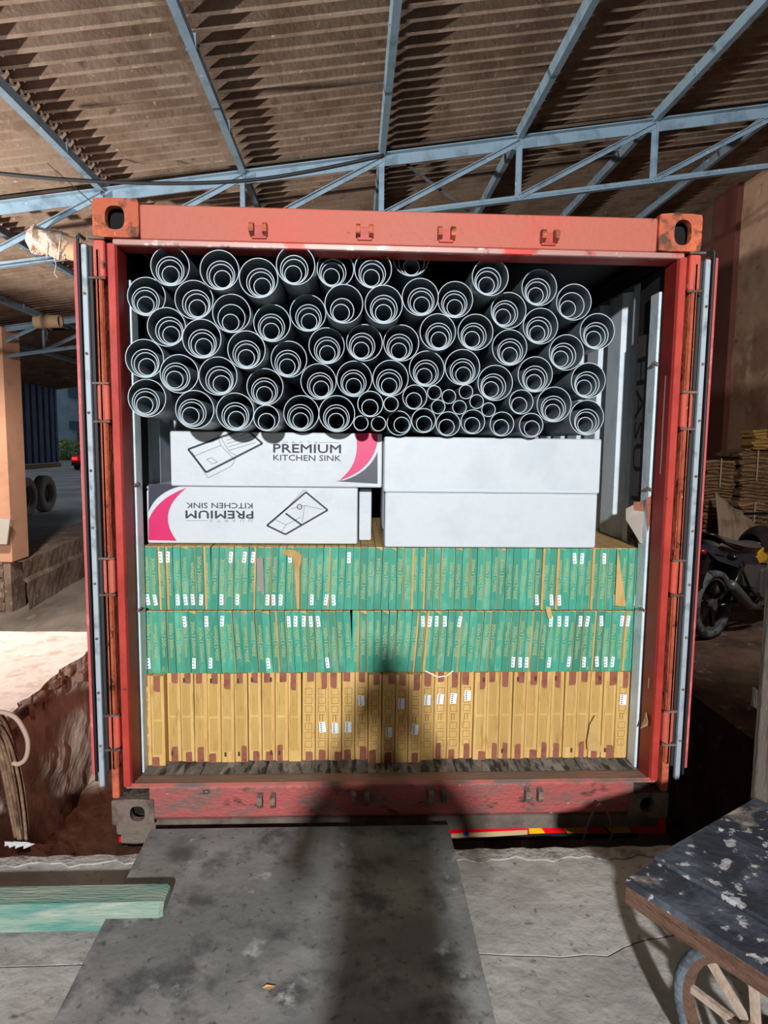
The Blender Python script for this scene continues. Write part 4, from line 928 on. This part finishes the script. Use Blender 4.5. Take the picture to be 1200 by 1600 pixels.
MB().box((-70,66,-.4),(10,74,9.9)).build('wall', m_facade, bd)
MB().box((-70,65.2,9.9),(10,74,15)).build('parapet', m_facdark, bd)
for (a,c,e,f) in [(108,604,175,622),(124,622,165,645),(110,658,175,672),(122,676,165,702)]:
    p = PY(a,c,65.8); q_ = PY(e,f,65.8); MB().box((p[0],65.5,q_[2]),(q_[0],66.0,p[2])).build('window_recess', m_facdark, bd)
MB().box((-70,63.6,-.4),(10,64.2,-.05)).build('kerb', m_yard, bd)
random.seed(4); hb = MB(); fb_ = MB()
for i in range(1500):
    p = V(random.uniform(-31,-22), random.uniform(62.0,63.5), random.uniform(-.35,1.5)); s_ = random.uniform(.10,.24)
    a = V(*np.random.RandomState(i).normal(size=3)); a /= np.linalg.norm(a); c_ = np.cross(a,(0.3,.5,.8)); c_ /= np.linalg.norm(c_)
    (fb_ if (i%4==0 and p[2]>.2) else hb).add([p-a*s_,p-c_*s_*.5,p+a*s_,p+c_*s_*.5],[(0,1,2,3)])
hd_ = tag(hb.build('hedge', m_leaf), 'green hedge with yellow blossom before the blue-grey building', 'hedge', kind='stuff'); fb_.build('blossom', m_flower, hd_)
# red car
cx0, cy0 = -18.85, 42.0; cz = -.4
cr = empty('car', (cx0+.9,cy0+2,cz), 'red car with glowing tail lights parked before the hedge', 'car')
def carp(pts, hw, name, m):
    n = len(pts); b = MB(); vs = [V(cx0+.85+s_*hw*k, cy0+y, cz+z) for s_ in (-1,1) for y,z,k in pts]
    b.add(vs,[tuple(range(n)),tuple(range(2*n-1,n-1,-1))]+[(i,i+n,(i+1)%n+n,(i+1)%n) for i in range(n)]); b.build(name, m, cr)
carp([(0,.35,.95),(-.05,.6,1),(.05,.95,.97),(.9,1.0,.97),(3.2,.95,.97),(4.1,.75,.93),(4.2,.4,.9)],.85,'body',m_carred)
carp([(.3,.95,.9),(.8,1.38,.75),(2.2,1.42,.75),(3.0,.97,.9)],.82,'cabin',m_glassd)
carp([(-.08,.3,.96),(-.1,.5,.96),(.1,.5,.96),(.1,.3,.96)],.86,'bumper',m_black)
for s_ in (-1,1):
    MB().bbox((cx0+.85+s_*.62-.17,cy0-.10,cz+.68),(cx0+.85+s_*.62+.17,cy0-.02,cz+.86),.02).build('tail_light', m_carlight, cr)
    for yy in (.7,3.4): MB().lathe((cx0+.85+s_*.78,cy0+yy,cz+.31),(1,0,0),[(-.1,0),(-.1,.31),(.1,.31),(.1,0)],20).build('wheel', m_black, cr)
# =================================================================== PHOTOGRAPHER (stands behind the camera; casts the long shadow)
def person():
    root = empty('person', (-.17,-3.15,DZ), 'person in dark clothes standing behind the camera, phone held up before the face', 'person')
    J = {'pel':(0,0,.95,.14,.11),'sp1':(0,0,1.12,.135,.10),'ch':(0,.01,1.32,.165,.11),'nk':(0,.01,1.46,.07,.06),'nk2':(0,.02,1.53,.055,.055),'hd':(0,.02,1.62,.085,.10),'hd2':(0,.02,1.70,.075,.085)}
    E = [('pel','sp1'),('sp1','ch'),('ch','nk'),('nk','nk2'),('nk2','hd'),('hd','hd2')]
    for s_,n in ((-1,'l'),(1,'r')):
        J.update({n+'hp':(s_*.10,0,.88,.095,.095),n+'kn':(s_*.13,.02,.50,.062,.062),n+'an':(s_*.16,-.02,.10,.042,.042),n+'ft':(s_*.17,.12,.04,.045,.03),
                  n+'sh':(s_*.18,0,1.41,.065,.06),n+'el':(s_*.25,.12,1.18,.045,.045),n+'wr':(s_*.09,.30,1.50,.028,.028),n+'pm':(s_*.075,.335,1.56,.030,.018)})
        E += [('pel',n+'hp'),(n+'hp',n+'kn'),(n+'kn',n+'an'),(n+'an',n+'ft'),('ch',n+'sh'),(n+'sh',n+'el'),(n+'el',n+'wr'),(n+'wr',n+'pm')]
        for k in range(5):
            fx = s_*(.085-.0) ; z = 1.585-.018*k
            if k == 4: a_, b2 = (s_*.062,.345,1.545,.010,.010),(s_*.04,.345,1.565,.009,.009)
            else: a_, b2 = (s_*.078,.352,1.60-.018*k,.009,.009),(s_*.050,.366,1.605-.018*k,.008,.008)
            J[n+'f%d'%k] = a_; J[n+'g%d'%k] = b2; E += [(n+'pm',n+'f%d'%k),(n+'f%d'%k,n+'g%d'%k)]
    ks = list(J); me = bpy.data.meshes.new('body'); me.from_pydata([J[k][:3] for k in ks],[(ks.index(a),ks.index(c)) for a,c in E],[])
    o = link('body', me, root); me.materials.append(m_cloth)
    md = o.modifiers.new('skin','SKIN'); sv = me.skin_vertices[0].data
    for i,k in enumerate(ks): sv[i].radius = J[k][3:5]; sv[i].use_root = (k=='pel')
    md.use_smooth_shade = True; s2 = o.modifiers.new('s','SUBSURF'); s2.levels = 1; s2.render_levels = 1
    b = MB(); b.grid(lambda u,v: V(.088*math.sin(math.pi*u*.9)*math.cos(2*math.pi*v), .01+.100*math.sin(math.pi*u*.9)*math.sin(2*math.pi*v), 1.655+.10*math.cos(math.pi*u*.9)),10,20)
    h = link('head', b.mesh('head', m_skin, smooth=True), root)
    b = MB(); b.grid(lambda u,v: V(.096*math.sin(math.pi*u*.55)*math.cos(2*math.pi*v), -.005+.105*math.sin(math.pi*u*.55)*math.sin(2*math.pi*v), 1.66+.105*math.cos(math.pi*u*.55)),8,20)
    link('hair', b.mesh('hair', m_hair, smooth=True), root)
    b = MB(); b.add([(-.012,.10,1.63),(.012,.10,1.63),(0,.125,1.635),(0,.10,1.675)],[(0,1,2),(0,2,3),(1,3,2)]); link('nose', b.mesh('nose', m_skin), root)
    return root
person()
ph = MB().bbox((-.17-.039,-2.80,DZ+1.60),(-.17+.039,-2.79,DZ+1.63+.08),.002)
o = ph.build('phone', m_mblack); tag(o, 'black phone held up in both hands of the person behind the camera', 'phone')
for o in bpy.data.objects:
    if '_o' in o: del o['_o']
